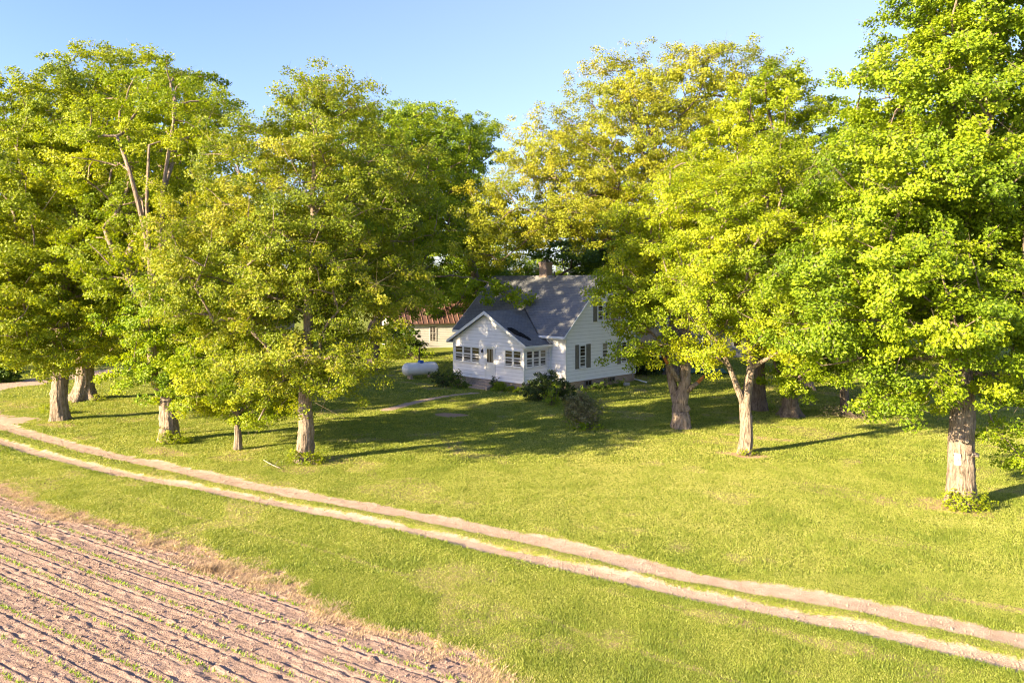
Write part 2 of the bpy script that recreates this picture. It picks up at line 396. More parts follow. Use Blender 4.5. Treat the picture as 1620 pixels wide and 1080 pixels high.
# ------------------------------------------------------------------ grass, straw, seedlings
def blades(pos, hgt, wid, nb, lean, tint, r):
    """pos (N,3) tuft feet; nb blades each -> verts, tris, tint"""
    N = len(pos)*nb
    p = np.repeat(pos, nb, 0) + np.concatenate([r.normal(0, .035, (N, 2)), np.zeros((N, 1))], 1)
    h = np.repeat(hgt, nb)*r.uniform(.6, 1.25, N); w = np.repeat(wid, nb)*r.uniform(.7, 1.3, N)
    a = r.uniform(0, 2*math.pi, N); ln = lean*r.uniform(.2, 1.2, N)
    d = np.stack([np.cos(a), np.sin(a), np.zeros(N)], 1); s = np.stack([-np.sin(a), np.cos(a), np.zeros(N)], 1)
    v = np.empty((N, 3, 3)); v[:,0] = p - s*w[:,None]/2; v[:,1] = p + s*w[:,None]/2
    v[:,2] = p + d*(ln*h)[:,None] + np.array([0, 0, 1.0])*h[:,None]
    v[:,:2,2] -= .01
    return v.reshape(-1, 3), np.arange(N*3).reshape(-1, 3), np.clip(np.repeat(tint, nb) + r.normal(0, .13, N), 0, 1)

def scatter(n, x0, x1, y0, y1, r): return r.uniform(x0, x1, n), r.uniform(y0, y1, n)
HOUSE_O = np.array([3.74, 53.4])
def in_house(x, y):
    dx, dy = x - HOUSE_O[0], y - HOUSE_O[1]; c = .70711
    lx, ly = c*(dx - dy), c*(dx + dy)
    return ((lx > -11.4) & (lx < .1) & (ly > -.1) & (ly < 8.3)) | ((lx > -9.1) & (lx < -1.5) & (ly > -2.7) & (ly < .2)) | ((lx > -5.8) & (lx < -4.1) & (ly > -4.4) & (ly < 0))

r = np.random.default_rng(21)
VV, TT, AA = [], [], []; off = 0
for (n, y0, y1, u, hh, ww, nb) in ((240000, 11.5, 20, 1.0, .038, .019, 4), (245000, 20, 32, .98, .047, .026, 4), (190000, 32, 50, .92, .058, .036, 4), (75000, 50, 82, .90, .085, .060, 4)):
    y = np.sqrt(r.uniform(y0**2, y1**2, n)); x = r.uniform(-u, u, n)*y - 1.0
    tr, fd, br, _x = cover(x, y)
    keep = (r.uniform(0, 1, n) > np.clip(tr*1.35 + fd*1.4, 0, 1)) & (r.uniform(0, 1, n) > br*1.05) & ~in_house(x, y)
    da, db = _x[0], _x[1]; between = (da + db) < 1.55
    keep &= ~(between & (r.uniform(0, 1, n) < .35))
    x, y, br, between, db = x[keep], y[keep], br[keep], between[keep], db[keep]
    z = height(x, y)
    big = vnoise(x*.22, y*.22, 31)*.5 + vnoise(x*.9, y*.9, 32)*.5
    clump = sstep(-.3, .9, vnoise(x*2.4, y*2.4, 33) + vnoise(x*5.5, y*5.5, 34)*.6)
    hgt = hh*(.72 + .42*clump)*np.where(between, .7, 1); tint = .58 + .22*big - .20*clump + br*.22 + r.normal(0, .12, len(x))
    edge = (~between) & (db < 1.0)
    tint = np.where(edge, tint - .15, tint)
    v, t, a = blades(np.stack([x, y, z], 1), hgt, np.full(len(x), ww), nb, .9, tint, r)
    VV.append(v); TT.append(t + off); AA.append(a); off += len(v)
me = nmesh('grass', np.concatenate(VV), tris=np.concatenate(TT), attrs={'tint': ('FACE', 'FLOAT', np.concatenate(AA))})
tag(link('grass', me, M['grass']), 'short yellow green lawn grass covering the yard around the house', 'grass', kind='stuff')

VV, TT, AA = [], [], []; off = 0
n = 60000; t_ = r.uniform(-36, 2, n); p_ = field_edge(t_) + r.normal(-.15, .42, n)
x = p_*RN[0] + t_*RT[0]; y = p_*RN[1] + t_*RT[1]
k = cover(x, y)[2] > r.uniform(.15, .9, n); x, y = x[k], y[k]
v, t, a = blades(np.stack([x, y, height(x, y) + .01], 1), np.full(len(x), .045), np.full(len(x), .014), 2, 2.6, np.full(len(x), .5), r)
me = nmesh('straw', v, tris=t, attrs={'tint': ('FACE', 'FLOAT', a)})
tag(link('straw', me, M['straw']), 'dry straw littering the strip between lawn and ploughed field', 'straw', kind='stuff')

# seedlings: pairs of small leaves in rows .76 m apart
ps = []
for row in range(-2, 19):
    pc = (row + .62)*.76; tt = np.arange(-40, 6, .06); tt = tt + r.normal(0, .03, len(tt)); tt = tt[r.uniform(0, 1, len(tt)) > .22 + .3*(vnoise(tt*.5, tt*0 + row*7, 41) > .5)]
    pp = pc + r.normal(0, .022, len(tt)); ps.append(np.stack([pp*RN[0] + tt*RT[0], pp*RN[1] + tt*RT[1]], 1))
ps = np.concatenate(ps); c_ = cover(ps[:,0], ps[:,1]); ps = ps[(c_[3][3] < c_[3][5] - .1) & (ps[:,1] > 9)]
pos = np.concatenate([ps, height(ps[:,0], ps[:,1])[:,None]], 1)
v, t, a = blades(pos, np.full(len(pos), .055), np.full(len(pos), .028), 5, 1.0, np.full(len(pos), .5), r)
me = nmesh('seedlings', v, tris=t, attrs={'tint': ('FACE', 'FLOAT', a)})
tag(link('crop_seedlings', me, M['seedling']), 'rows of tiny green crop seedlings in the ploughed field', 'seedlings', kind='stuff')
# clods and residue on the soil
n = 70000; t_ = r.uniform(-38, 2, n); p_ = r.uniform(4.5, 14, n); x = p_*RN[0] + t_*RT[0]; y = p_*RN[1] + t_*RT[1]
k = (cover(x, y)[1] > .8) & (y > 10) & (vnoise(x*1.1, y*1.1, 51) + r.normal(0, .6, n) > -.1); x, y = x[k], y[k]; n = len(x)
s = r.gamma(1.4, .006, n) + .005; z = height(x, y)
oct_ = np.array([(1,0,0),(0,1,0),(-1,0,0),(0,-1,0),(0,0,.8),(0,0,-.6)], float)
v = (oct_[None]*s[:,None,None]*r.uniform(.6, 1.4, (n, 6, 1)) + np.stack([x, y, z + s*.3], 1)[:,None])
tq = np.array([(0,1,4),(1,2,4),(2,3,4),(3,0,4),(1,0,5),(2,1,5),(3,2,5),(0,3,5)])
me = nmesh('clods', v.reshape(-1, 3), tris=(tq[None] + (np.arange(n)*6)[:,None,None]).reshape(-1, 3), attrs={'cover': ('POINT', 'FLOAT_COLOR', np.tile([0, 1, 0, 1.0], (n*6, 1)))})
tag(link('soil_clods', me, M['earth']), 'small dry soil clods scattered over the ploughed field', 'soil', kind='stuff')

n = 26000; i_ = r.integers(0, 2, n); a_ = r.uniform(0, 1, n)**.8
def along(pl, u):
    pl = np.array(pl); d_ = np.r_[0, np.cumsum(np.linalg.norm(np.diff(pl, axis=0), axis=1))]; return np.stack([np.interp(u*d_[-1], d_, pl[:,k]) for k in (0, 1)], 1)
g_ = np.where(i_[:,None] == 0, along(TRK_A, a_), along(TRK_B, a_)) + r.normal(0, .26, (n, 2)); x, y = g_[:,0], g_[:,1]
k = (cover(x, y)[0] > .3) & (vnoise(x*.9, y*.9, 61) + r.normal(0, .5, n) > -.1); x, y = x[k], y[k]; n = len(x)
s = r.gamma(1.5, .0045, n) + .005; z = height(x, y)
v = (oct_[None]*s[:,None,None]*r.uniform(.6, 1.4, (n, 6, 1)) + np.stack([x, y, z + s*.25], 1)[:,None])
me = nmesh('gravel', v.reshape(-1, 3), tris=(tq[None] + (np.arange(n)*6)[:,None,None]).reshape(-1, 3), attrs={'cover': ('POINT', 'FLOAT_COLOR', np.tile([1.0, 0, 0, 1.0], (n*6, 1)))})
tag(link('gravel', me, M['earth']), 'loose pale gravel lying in the wheel ruts of the dirt track', 'gravel', kind='stuff')

# ------------------------------------------------------------------ trees
def unit(v): return v/np.maximum(np.linalg.norm(v, axis=-1, keepdims=True), 1e-9)

def leaf_mesh(cen, out, nper, spread, size, r, tintbase, flat=.62, up=.75):
    """clusters -> kite shaped folded leaves"""
    N = len(cen)*nper
    c = np.repeat(cen, nper, 0); o = np.repeat(out, nper, 0)
    d = r.normal(0, 1, (N, 3)); d = d/np.linalg.norm(d, axis=1, keepdims=True)*r.uniform(.15, 1, (N, 1))**.6
    sp = np.repeat(np.broadcast_to(spread, (len(cen),)), nper)
    p = c + d*np.stack([sp, sp, sp*flat], 1); p[:,2] -= .12*sp*(d[:,0]**2 + d[:,1]**2)
    nrm = unit(np.array([0, 0, up*.72]) + .75*o + r.normal(0, .5, (N, 3)))
    u = unit(np.cross(nrm, r.normal(0, 1, (N, 3)))); w = np.cross(nrm, u)
    s = size*r.uniform(.65, 1.3, N)[:,None]
    v = np.empty((N, 4, 3))
    v[:,0] = p - u*s*.5; v[:,1] = p + (u*.06 - w*.46 + nrm*.13)*s; v[:,2] = p + u*s*.55 - nrm*s*.1; v[:,3] = p + (u*.06 + w*.46 + nrm*.13)*s
    tint = np.clip(np.repeat(tintbase, nper) + r.normal(0, .17, N), 0, 1)
    return v.reshape(-1, 3), np.arange(N*4).reshape(-1, 4), tint

class Skel:
    def __init__(s): s.p = []; s.par = []; s.rad = []; s.plen = []
    def add(s, p, par, rad=None):
        s.p.append(np.asarray(p, float)); s.par.append(par); s.rad.append(rad)
        s.plen.append(0.0 if par < 0 else s.plen[par] + np.linalg.norm(s.p[-1] - s.p[par])); return len(s.p) - 1
    def path(s, a, pts, r0=None, r1=None):
        for i, q in enumerate(pts):
            rr = None if r0 is None else r0 + (r1 - r0)*(i + 1)/len(pts)
            a = s.add(q, a, rr)
        return a
    def grow(s, a, b, r, step=.7, arch=.10, wob=.06):
        A = s.p[a]; L = np.linalg.norm(b - A); n = max(2, int(L/step)); mid = (A + b)/2 + np.array([0, 0, arch*L]) + r.normal(0, wob*L, 3)*np.array([1, 1, .5])
        for i in range(1, n + 1):
            t = i/n; q = (1-t)**2*A + 2*t*(1-t)*mid + t*t*b
            if i < n: q = q + r.normal(0, .05, 3)
            a = s.add(q, a)
        return a

def tubes(sk, ntips, rt, base_n, r, rmin=.007):
    P = np.array(sk.p); par = np.array(sk.par); n = len(P)
    cnt = np.zeros(n); 
    for i in range(n): cnt[i] += ntips.get(i, 0)
    for i in range(n-1, -1, -1):
        if par[i] >= 0: cnt[par[i]] += cnt[i]
    tot = max(cnt[base_n], 1)
    rad = np.maximum(rt*np.sqrt(np.maximum(cnt, .6)/tot), rmin)
    for i in range(n):
        if sk.rad[i] is not None: rad[i] = sk.rad[i]
    main = {}
    for i in range(n):
        k = par[i]
        if k >= 0 and (k not in main or cnt[i] > cnt[main[k]]): main[k] = i
    V, Q = [], []; nv = 0
    ring_at = {}
    def ring(c, d, rr, ns):
        nonlocal nv
        d = d/max(np.linalg.norm(d), 1e-9)
        a = np.cross(d, (0.31, .95, 0.05)); 
        if np.linalg.norm(a) < .2: a = np.cross(d, (1, 0, 0))
        a /= np.linalg.norm(a); b = np.cross(d, a)
        t = np.arange(ns)*2*math.pi/ns
        V.append(c + rr*(np.cos(t)[:,None]*a + np.sin(t)[:,None]*b)); nv += ns
        return nv - ns
    for i in range(n):
        k = par[i]
        if k < 0: continue
        ns = 14 if rad[i] > .16 else (9 if rad[i] > .06 else (6 if rad[i] > .02 else 4))
        d = P[i] - P[k]
        nx_ = main.get(i); d2 = P[nx_] - P[i] if nx_ is not None else d
        dm = unit(d) + unit(d2)
        if main.get(k) == i and (k, ns) in ring_at: a0 = ring_at[(k, ns)]
        else: a0 = ring(P[k], d, min(rad[k], rad[i]*1.25), ns)
        a1 = ring(P[i], dm, rad[i], ns); ring_at[(i, ns)] = a1
        j = np.arange(ns); j2 = (j + 1) % ns
        Q.append(np.stack([a0 + j, a0 + j2, a1 + j2, a1 + j], 1))
    return np.concatenate(V), np.concatenate(Q), rad

def bole(pts, radii, flare, seed, ns=44, sub=.07, rough=.075):
    """trunk skin: rings with root flare, bark ridges and burls"""
    r = np.random.default_rng(seed)
    pts = np.array(pts, float); seg = np.r_[0, np.cumsum(np.linalg.norm(np.diff(pts, axis=0), axis=1))]
    L = seg[-1]; m = max(6, int(L/sub)); s = np.linspace(0, L, m)
    c = np.stack([np.interp(s, seg, pts[:,k]) for k in range(3)], 1); rr = np.interp(s, seg, radii)
    d = np.gradient(c, axis=0); d /= np.linalg.norm(d, axis=1, keepdims=True)
    a = unit(np.cross(d, np.array([.1, 1, .0]))); b = np.cross(d, a)
    th = np.arange(ns)*2*math.pi/ns
    TH, S = np.meshgrid(th, s)
    k = r.integers(4, 7); ph = r.uniform(0, 6.28, 6)
    lob = .5 + .5*np.cos(k*TH + ph[0] + .6*np.sin(TH + ph[1]))
    fl = flare*np.exp(-S/.38)*(.35 + .9*lob) + .10*flare*np.exp(-S/1.4)*lob
    ridge = rough*(np.sin(13*TH + 2.0*np.sin(S*1.7 + ph[2]) + ph[3]) *.65 + .35*np.sin(7*TH + 1.5*S + ph[4]) + .35*np.sin(3*TH - 1.1*S + ph[5]))
    ridge += rough*.5*r.normal(0, 1, TH.shape)*.5
    for _ in range(4):
        t0, s0 = r.uniform(0, 6.28), r.uniform(.4, max(.5, L)); dt = np.angle(np.exp(1j*(TH - t0)))
        ridge += .2*np.exp(-(dt/.35)**2 - ((S - s0)/.16)**2)
    Rr = rr[:,None]*(1 + fl + ridge)
    v = c[:,None] + Rr[...,None]*(np.cos(TH)[...,None]*a[:,None] + np.sin(TH)[...,None]*b[:,None])
    v[0,:,2] -= .12
    vid = np.arange(m*ns).reshape(m, ns); n2 = np.roll(vid, -1, 1)
    q = np.stack([vid[:-1], n2[:-1], n2[1:], vid[1:]], -1).reshape(-1, 4)
    return v.reshape(-1, 3), q, vid[-1]

def darts(n, gap, gen, r):
    cell = {}; out = []
    for p in gen(n):
        k = tuple(np.floor(p[:3]/gap).astype(int)); ok = True
        for i in (-1, 0, 1):
            for j in (-1, 0, 1):
                for l in (-1, 0, 1):
                    for q in cell.get((k[0]+i, k[1]+j, k[2]+l), ()):
                        if (q[0]-p[0])**2 + (q[1]-p[1])**2 + (q[2]-p[2])**2 < gap*gap: ok = False; break
                    if not ok: break
                if not ok: break
            if not ok: break
        if ok: cell.setdefault(k, []).append(p); out.append(p)
    return np.array(out)

def tree_data(seed, lobes, trunk, rt, flare, leaf, gap=1.35, per=7, nleaf=34, csp=.42, bsp=.75, stems=(), bare=.05, twigs=3, tint0=.5, tvar=.22, fork=None, inner=.38, dead=()):
    """lobes: (x,y,z,rx,ry,rz) relative to the base; trunk: polyline from (0,0,0) to the fork"""
    r = np.random.default_rng(seed); lobes = np.array(lobes, float)
    vol = lobes[:,3]*lobes[:,5] + lobes[:,4]*lobes[:,5]
    def gen(n):
        w = r.choice(len(lobes), n, p=vol/vol.sum()); d = unit(r.normal(0, 1, (n, 3))); rho = inner + (1 - inner)*r.uniform(0, 1, n)**.5
        p = lobes[w,:3] + d*rho[:,None]*lobes[w,3:]
        keep = np.ones(n, bool)
        for l in lobes:
            keep &= ~(np.linalg.norm((p - l[:3])/l[3:], axis=1) < inner*.9)
        keep &= p[:,2] > 1.0
        return p[keep]
    area = 4*math.pi*np.sum(((lobes[:,3]*lobes[:,5])))/1.0
    B = darts(int(area/gap**2*5) + 200, gap, gen, r)
    sk = Skel(); base = sk.add(trunk[0], -1, rt)
    rads = np.linspace(1, .82, len(trunk))*rt
    a = base
    for i in range(1, len(trunk)): a = sk.add(trunk[i], a, rads[i])
    top = a; starts = [top]
    vs, qs = [], []; nv = 0
    v, q, last = bole(trunk, rads, flare, seed); vs.append(v); qs.append(q); nv = len(v)
    for (from_top, pts, r0, r1) in stems:
        fa = top if from_top else base
        p0 = sk.p[fa] if from_top else np.array(pts[0])
        e = sk.path(fa, pts if from_top else pts[1:], r0, r1); starts.append(e)
        pl = ([sk.p[fa] - np.array([0, 0, .25])] if from_top else []) + [np.array(x) for x in pts]
        v, q, _ = bole(pl, np.linspace(r0, r1, len(pl)), 0 if from_top else flare, seed + 7, ns=22); vs.append(v); qs.append(q + nv); nv += len(v)
    # limbs to the lobes, big ones first
    for l in lobes[np.argsort(-lobes[:,2])]:
        P = np.array(sk.p); tgt = l[:3] + np.array([0, 0, -.15])*l[5]
        cand = np.arange(top, len(P)); dd = np.linalg.norm(P[cand] - tgt, axis=1) + .35*np.array(sk.plen)[cand] + 1.2*np.maximum(0, P[cand,2] - tgt[2])
        sk.grow(int(cand[np.argmin(dd)]), tgt, r, .6, .06, .07)
    tips = {}; cc = []; oo = []; bb = []
    ax = np.array(trunk[-1])[:2]
    B = B[np.argsort(np.hypot(B[:,0] - ax[0], B[:,1] - ax[1]) + .5*np.abs(B[:,2] - trunk[-1][2]))]
    cenl = lobes[:,:3]
    for b in B:
        P = np.array(sk.p); cand = np.arange(top, len(P))
        dd = np.linalg.norm(P[cand] - b, axis=1) + .22*np.array(sk.plen)[cand] + .9*np.maximum(0, P[cand,2] - b[2] - .2)
        e = sk.grow(int(cand[np.argmin(dd)]), b, r, .6, .08, .06); tips[e] = 1
        k = np.argmin(np.linalg.norm((b - cenl)/lobes[:,3:], axis=1)); o = unit((b - cenl[k])/lobes[k,3:]**1)
        m = max(2, int(r.normal(per*1.25, per*.3)))
        off = np.clip(r.normal(0, 1, (m, 3)), -1.7, 1.7)*np.array([bsp, bsp, bsp*.52]); off[:,2] -= .10*np.hypot(off[:,0], off[:,1]); off[0] = 0
        cc.append(b + off); oo.append(np.repeat(o[None], m, 0)); bb.append(np.full(m, r.normal(0, tvar)))
    cc = np.concatenate(cc); oo = np.concatenate(oo); bb = np.concatenate(bb)
    hz = (cc[:,2] - cc[:,2].min())/(np.ptp(cc[:,2]) + 1e-6)
    tv, tq, rad = tubes(sk, tips, rt*.8, top, r)
    vs.append(tv); qs.append(tq + nv); nv += len(tv)
    isbare = r.uniform(0, 1, len(cc)) < bare
    # fine twigs: thin slivers from each cluster centre
    nt = twigs
    c2 = np.repeat(cc, nt, 0); bt = np.repeat(isbare, nt); d = unit(r.normal(0, 1, c2.shape) + np.repeat(oo, nt, 0)*.7)*np.where(bt, .8, .40)[:,None]*r.uniform(.6, 1.3, (len(c2), 1))
    s_ = unit(np.cross(d, r.normal(0, 1, d.shape)))*.006
    tvv = np.stack([c2 - d*.35 - s_, c2 - d*.35 + s_, c2 + d + s_*.4, c2 + d - s_*.4], 1)
    vs.append(tvv.reshape(-1, 3)); qs.append(np.arange(len(c2)*4).reshape(-1, 4) + nv)
    L = leaf_mesh(cc[~isbare], oo[~isbare], int(nleaf*2.7), csp*1.1*r.uniform(.75, 1.25, (~isbare).sum()), leaf*.60, r, (tint0 + bb)[~isbare])
    return np.concatenate(vs), np.concatenate(qs), L

def tree_meshes(name, data):
    v, q, (lv, lq, lt) = data
    return nmesh(name + '_trunk', v, quads=q, smooth=True), nmesh(name + '_crown', lv, quads=lq, attrs={'tint': ('FACE', 'FLOAT', lt)})

def plant_tree(name, loc, me, bark, leafm, label, cat='tree', group=None, rz=0.0, sc_=1.0):
    o = empty(name, loc, rz); o.scale = (sc_,)*3 if not isinstance(sc_, tuple) else sc_
    tag(o, label, cat, group)
    if not me[0].materials: me[0].materials.append(bark)
    if not me[1].materials: me[1].materials.append(leafm)
    link('trunk', me[0], None, o); link('crown', me[1], None, o); return o

def lob(base, Y, rows):                   # crown masses measured on the photo -> metres round the tree's own base
    out = []
    for row in rows:
        px, py, rx, ry = row[:4]; dy = row[4] if len(row) > 4 else 0.0; dep = row[5] if len(row) > 5 else None
        c = at(px, py, Y + dy); k = (Y + dy)/F
        out.append((c[0] - base[0], dy, c[2], rx*k*1.07, (rx*k*1.05 if dep is None else dep), ry*k*1.07))
    return out

def own_tree(name, bpx, bpy_, toppy, rt, rows, leafm, bark, label, seed, lean=0.0, flare=.30, stems=(), **kw):
    b = gnd(bpx, bpy_); Y = b[1]
    zt = HC - (toppy - HZ)*Y/F
    n = max(4, int(zt/.8)); rr = np.random.default_rng(seed)
    trunk = [np.array([lean*i/(n-1) + (rr.normal(0, .03) if 0 < i else 0), rr.normal(0, .04) if i else 0, zt*i/(n-1)]) for i in range(n)]
    st = []
    for (ft, pts, r0, r1) in stems:
        st.append((ft, [at(px, py, Y + dy) - np.array([b[0], Y, 0]) for (px, py, dy) in pts], r0, r1))
    d = tree_data(seed, lob(b, Y, rows), trunk, rt, flare, stems=st, **kw)
    return plant_tree(name, (b[0], b[1], 0), tree_meshes(name, d), M[bark], M[leafm], label)

own_tree('maple_tree', 95, 664, 560, .43, [(70,340,120,120,-1),(110,195,90,82,0),(40,480,120,75,-2.0),(-30,400,110,130,0),(95,545,85,26,-1.5),(30,240,100,110,2),(165,430,70,90,-1.5),(150,130,65,55,1)],
         'maple_mid', 'bark', 'tall green tree with thick pale trunk nearest the left end of the dirt track', 101, leaf=.20, gap=1.25)
own_tree('maple_tree', 133, 632, 540, .55, [(190,300,120,150,1),(230,170,85,80,2),(190,490,130,75,1),(250,420,80,110,2),(90,300,110,130,4)],
         'maple_mid', 'bark', 'tree with flared root buttresses standing just behind the leftmost pale trunk', 102, leaf=.23, gap=1.5, flare=1.0)
own_tree('maple_tree', 267, 697, 628, .42, [(235,340,70,90,1.0),(275,210,85,90,.8),(270,125,52,42,.5),(285,190,75,70,4.5),(250,270,80,85,5),(180,240,70,90,0),(330,300,60,100,1.5),(185,400,60,60,0)],
         'maple_yellow', 'bark', 'tall open crowned tree with bare white limbs and a thick stub of a trunk', 103, leaf=.19, gap=1.3, bare=.12, per=6,
         stems=[(True, [(242,600,-.4),(236,520,-.9),(243,440,-1.5),(226,350,-2.0),(205,270,-2.2),(185,215,-2.0)], .20, .06), (True, [(272,600,.2),(262,500,-.4),(255,400,-1.2),(258,300,-1.8),(275,190,-1.6)], .20, .06), (True, [(246,600,-.3),(240,500,-1.0),(236,400,-1.8),(232,320,-2.2),(236,230,-2.2)], .15, .05)])
own_tree('sapling_tree', 270, 688, 600, .12, [(250,500,48,70,-2),(300,480,75,65,-1.8),(245,575,48,45,-2.3),(320,530,60,50,-1.5),(290,592,60,40,-2.2),(225,530,30,40,-2)],
         'lime', 'bark', 'bright lime green low tree growing behind the thick stub trunk', 113, leaf=.19, gap=1.0, csp=.36, bsp=.6)
own_tree('small_tree', 376, 712, 655, .15, [(375,595,80,45,0),(340,630,55,28,0),(420,620,60,40,0),(385,560,60,35,0)],
         'maple_yellow', 'bark', 'small slender tree with low rounded crown between two thick trunks', 104, leaf=.15, gap=.85, csp=.34, bsp=.5, flare=.4)
own_tree('maple_tree', 482, 730, 645, .34, [(470,390,140,120,0),(510,220,90,85,0),(500,150,65,40,0),(570,450,90,90,.5),(360,430,105,105,0),(480,570,105,48,-1.5),(650,370,45,75,1.5),(385,270,80,85,.5),(580,300,95,95,1),(520,560,42,45,-1),(330,340,60,60,1)],
         'olive', 'bark', 'broad olive green tree with weeds at its trunk left of the house', 105, leaf=.155, gap=1.12, per=8, nleaf=36, csp=.40, bare=.07, twigs=4)
own_tree('maple_tree', 590, 585, 520, .60, [(600,330,110,120,0),(560,250,90,90,0),(660,300,80,110,1),(620,440,80,60,0),(690,250,70,80,2),(737,452,24,17,-6),(780,447,28,16,-7),(722,484,17,13,-6),(800,462,16,10,-7.5)],
         'maple_green', 'bark_dark', 'dark trunked tree standing left of the white propane tank', 106, leaf=.28, gap=1.8, nleaf=28, csp=.55, bsp=1.0)
own_tree('maple_tree', 1077, 675, 640, .46, [(1060,430,95,70,0),(1010,500,45,35,-1),(1120,340,95,90,.5),(1040,545,55,10,-1.5),(1180,440,70,60,1),(1030,360,55,60,.5),(985,445,32,22,-1.5),(960,503,16,9,-2),(985,472,30,26,-1.5),(985,557,22,7,-2)],
         'maple_yellow', 'bark', 'yellow green tree with forked twin trunk and torn limbs beside the house', 107, leaf=.18, gap=1.15,
         stems=[(True, [(1083,610,0),(1085,570,0),(1086,520,0),(1085,460,.2),(1080,400,.3)], .34, .15), (True, [(1068,625,.25),(1062,600,.35),(1056,560,.5),(1048,500,.6),(1040,430,.6)], .27, .12)])
own_tree('maple_tree', 1178, 718, 640, .29, [(1170,395,105,85,0),(1200,485,110,45,0),(1125,560,38,16,-1),(1215,300,90,85,.5),(1265,420,70,90,.5),(1140,320,65,60,.5),(1235,550,40,20,-1),(1120,470,60,45,-.5)],
         'maple_yellow', 'bark', 'slim knobbly trunked tree with low fork standing alone on the sunlit lawn', 108, leaf=.155, gap=1.02, per=8, csp=.38, bsp=.62,
         stems=[(True, [(1156,585,-.2),(1138,545,-.4),(1118,520,-.6),(1090,480,-.4)], .12, .06), (True, [(1188,582,.2),(1186,540,.2),(1195,470,.2),(1205,380,.2)], .19, .10)])
own_tree('maple_tree', 1198, 648, 580, .48, [(1240,300,85,120,0),(1220,185,80,70,0),(1300,250,70,90,1),(1170,260,80,90,1),(1290,400,90,90,0)],
         'maple_yellow', 'bark_dark', 'thick dark trunked tree right behind the slim knobbly tree', 109, leaf=.22, gap=1.4)
own_tree('maple_tree', 1250, 658, 600, .36, [(1265,545,45,36,-.5),(1290,480,60,60,0),(1250,590,34,26,-.5)],
         'lime', 'bark_dark', 'flared stump like trunk with low leafy shoots right of the thick dark trunk', 110, leaf=.2, gap=1.0, flare=1.1, csp=.36, bsp=.55)
own_tree('maple_tree', 1274, 616, 560, .42, [(1310,430,110,110,0),(1250,380,90,90,0),(1340,330,80,90,1)],
         'maple_green', 'bark', 'pale based tree in the shade furthest back among the right hand trees', 111, leaf=.25, gap=1.7, flare=.9)
own_tree('maple_tree', 1337, 654, 570, .24, [(1350,480,70,75,0),(1385,400,80,90,.5),(1330,545,45,36,-.5)],
         'maple_green', 'bark_dark', 'thin dark trunked tree at the shady edge of the right hand lawn', 112, leaf=.2, gap=1.15)
own_tree('maple_tree', 1375, 650, 590, .15, [(1385,520,50,45,0),(1400,460,50,50,0)],
         'maple_green', 'bark_dark', 'thinnest dark stem behind the brown brush on the right', 115, leaf=.2, gap=1.1)
own_tree('maple_tree', 1522, 800, 590, .42, [(1520,150,150,120,0),(1570,10,130,110,0),(1540,-120,110,90,0),(1460,290,150,95,0),(1400,420,125,85,-.5),(1560,450,130,95,.5),(1320,500,70,46,-1),(1430,595,60,42,-1.2),(1640,300,110,130,1),(1610,585,58,50,-1),(1280,450,50,40,-1),(1400,190,60,60,.5),(1495,500,105,52,-2),(1605,708,36,26,-.3),(1300,575,22,22,-1)],
         'maple_green', 'bark', 'huge bright green tree with scarred pale trunk nearest the camera on the right', 114, leaf=.165, gap=.98, per=8, nleaf=38, csp=.37, bsp=.58, bare=.04)
# the honey locust rising behind the house
b = np.array([13.2, 62.5]); Y = 62.5
d = tree_data(120, lob(b, Y, [(1010,220,120,85,0),(890,240,80,65,-1),(1120,130,95,58,0),(1000,130,75,42,1),(820,320,75,62,-1),(1190,150,60,62,1),(905,340,110,30,-3),(1060,320,110,70,-2),(780,380,45,40,-1),(930,300,80,60,-3),(1180,260,80,80,1),(845,362,70,20,-3),(965,375,50,20,-3),(900,300,90,60,0),(960,270,90,70,2)]),
              [np.array([0,0,0]), np.array([.1,0,3.]), np.array([.2,.1,6.5]), np.array([.1,0,9.5])], .62, .5, leaf=.23, gap=1.6, per=7, nleaf=28, csp=.55, bsp=.95, bare=.10, twigs=4)
plant_tree('locust_tree', (b[0], b[1], 0), tree_meshes('locust_tree', d), M['bark_dark'], M['locust'], 'tallest golden yellow airy tree spreading over the house roof')
# tree on the far left side of the house whose boughs hang over the main roof
b = np.array([-3.2, 76.0]); Y = 76.0
d = tree_data(121, lob(b, Y, [(690,260,70,75,0),(640,220,55,55,0),(735,230,50,45,0),(745,340,55,60,-2),(640,340,60,70,-1),(775,440,40,38,-5),(728,470,26,26,-6),(690,350,50,50,2)]),
              [np.array([0,0,0]), np.array([.1,0,3.]), np.array([.0,.1,6.5])], .5, .5, leaf=.27, gap=1.6, per=7, nleaf=30, csp=.55, bsp=.9, bare=.05)
plant_tree('maple_tree', (b[0], b[1], 0), tree_meshes('house_maple', d), M['bark_dark'], M['maple_green'], 'green tree behind the left end of the house with boughs over the roof')

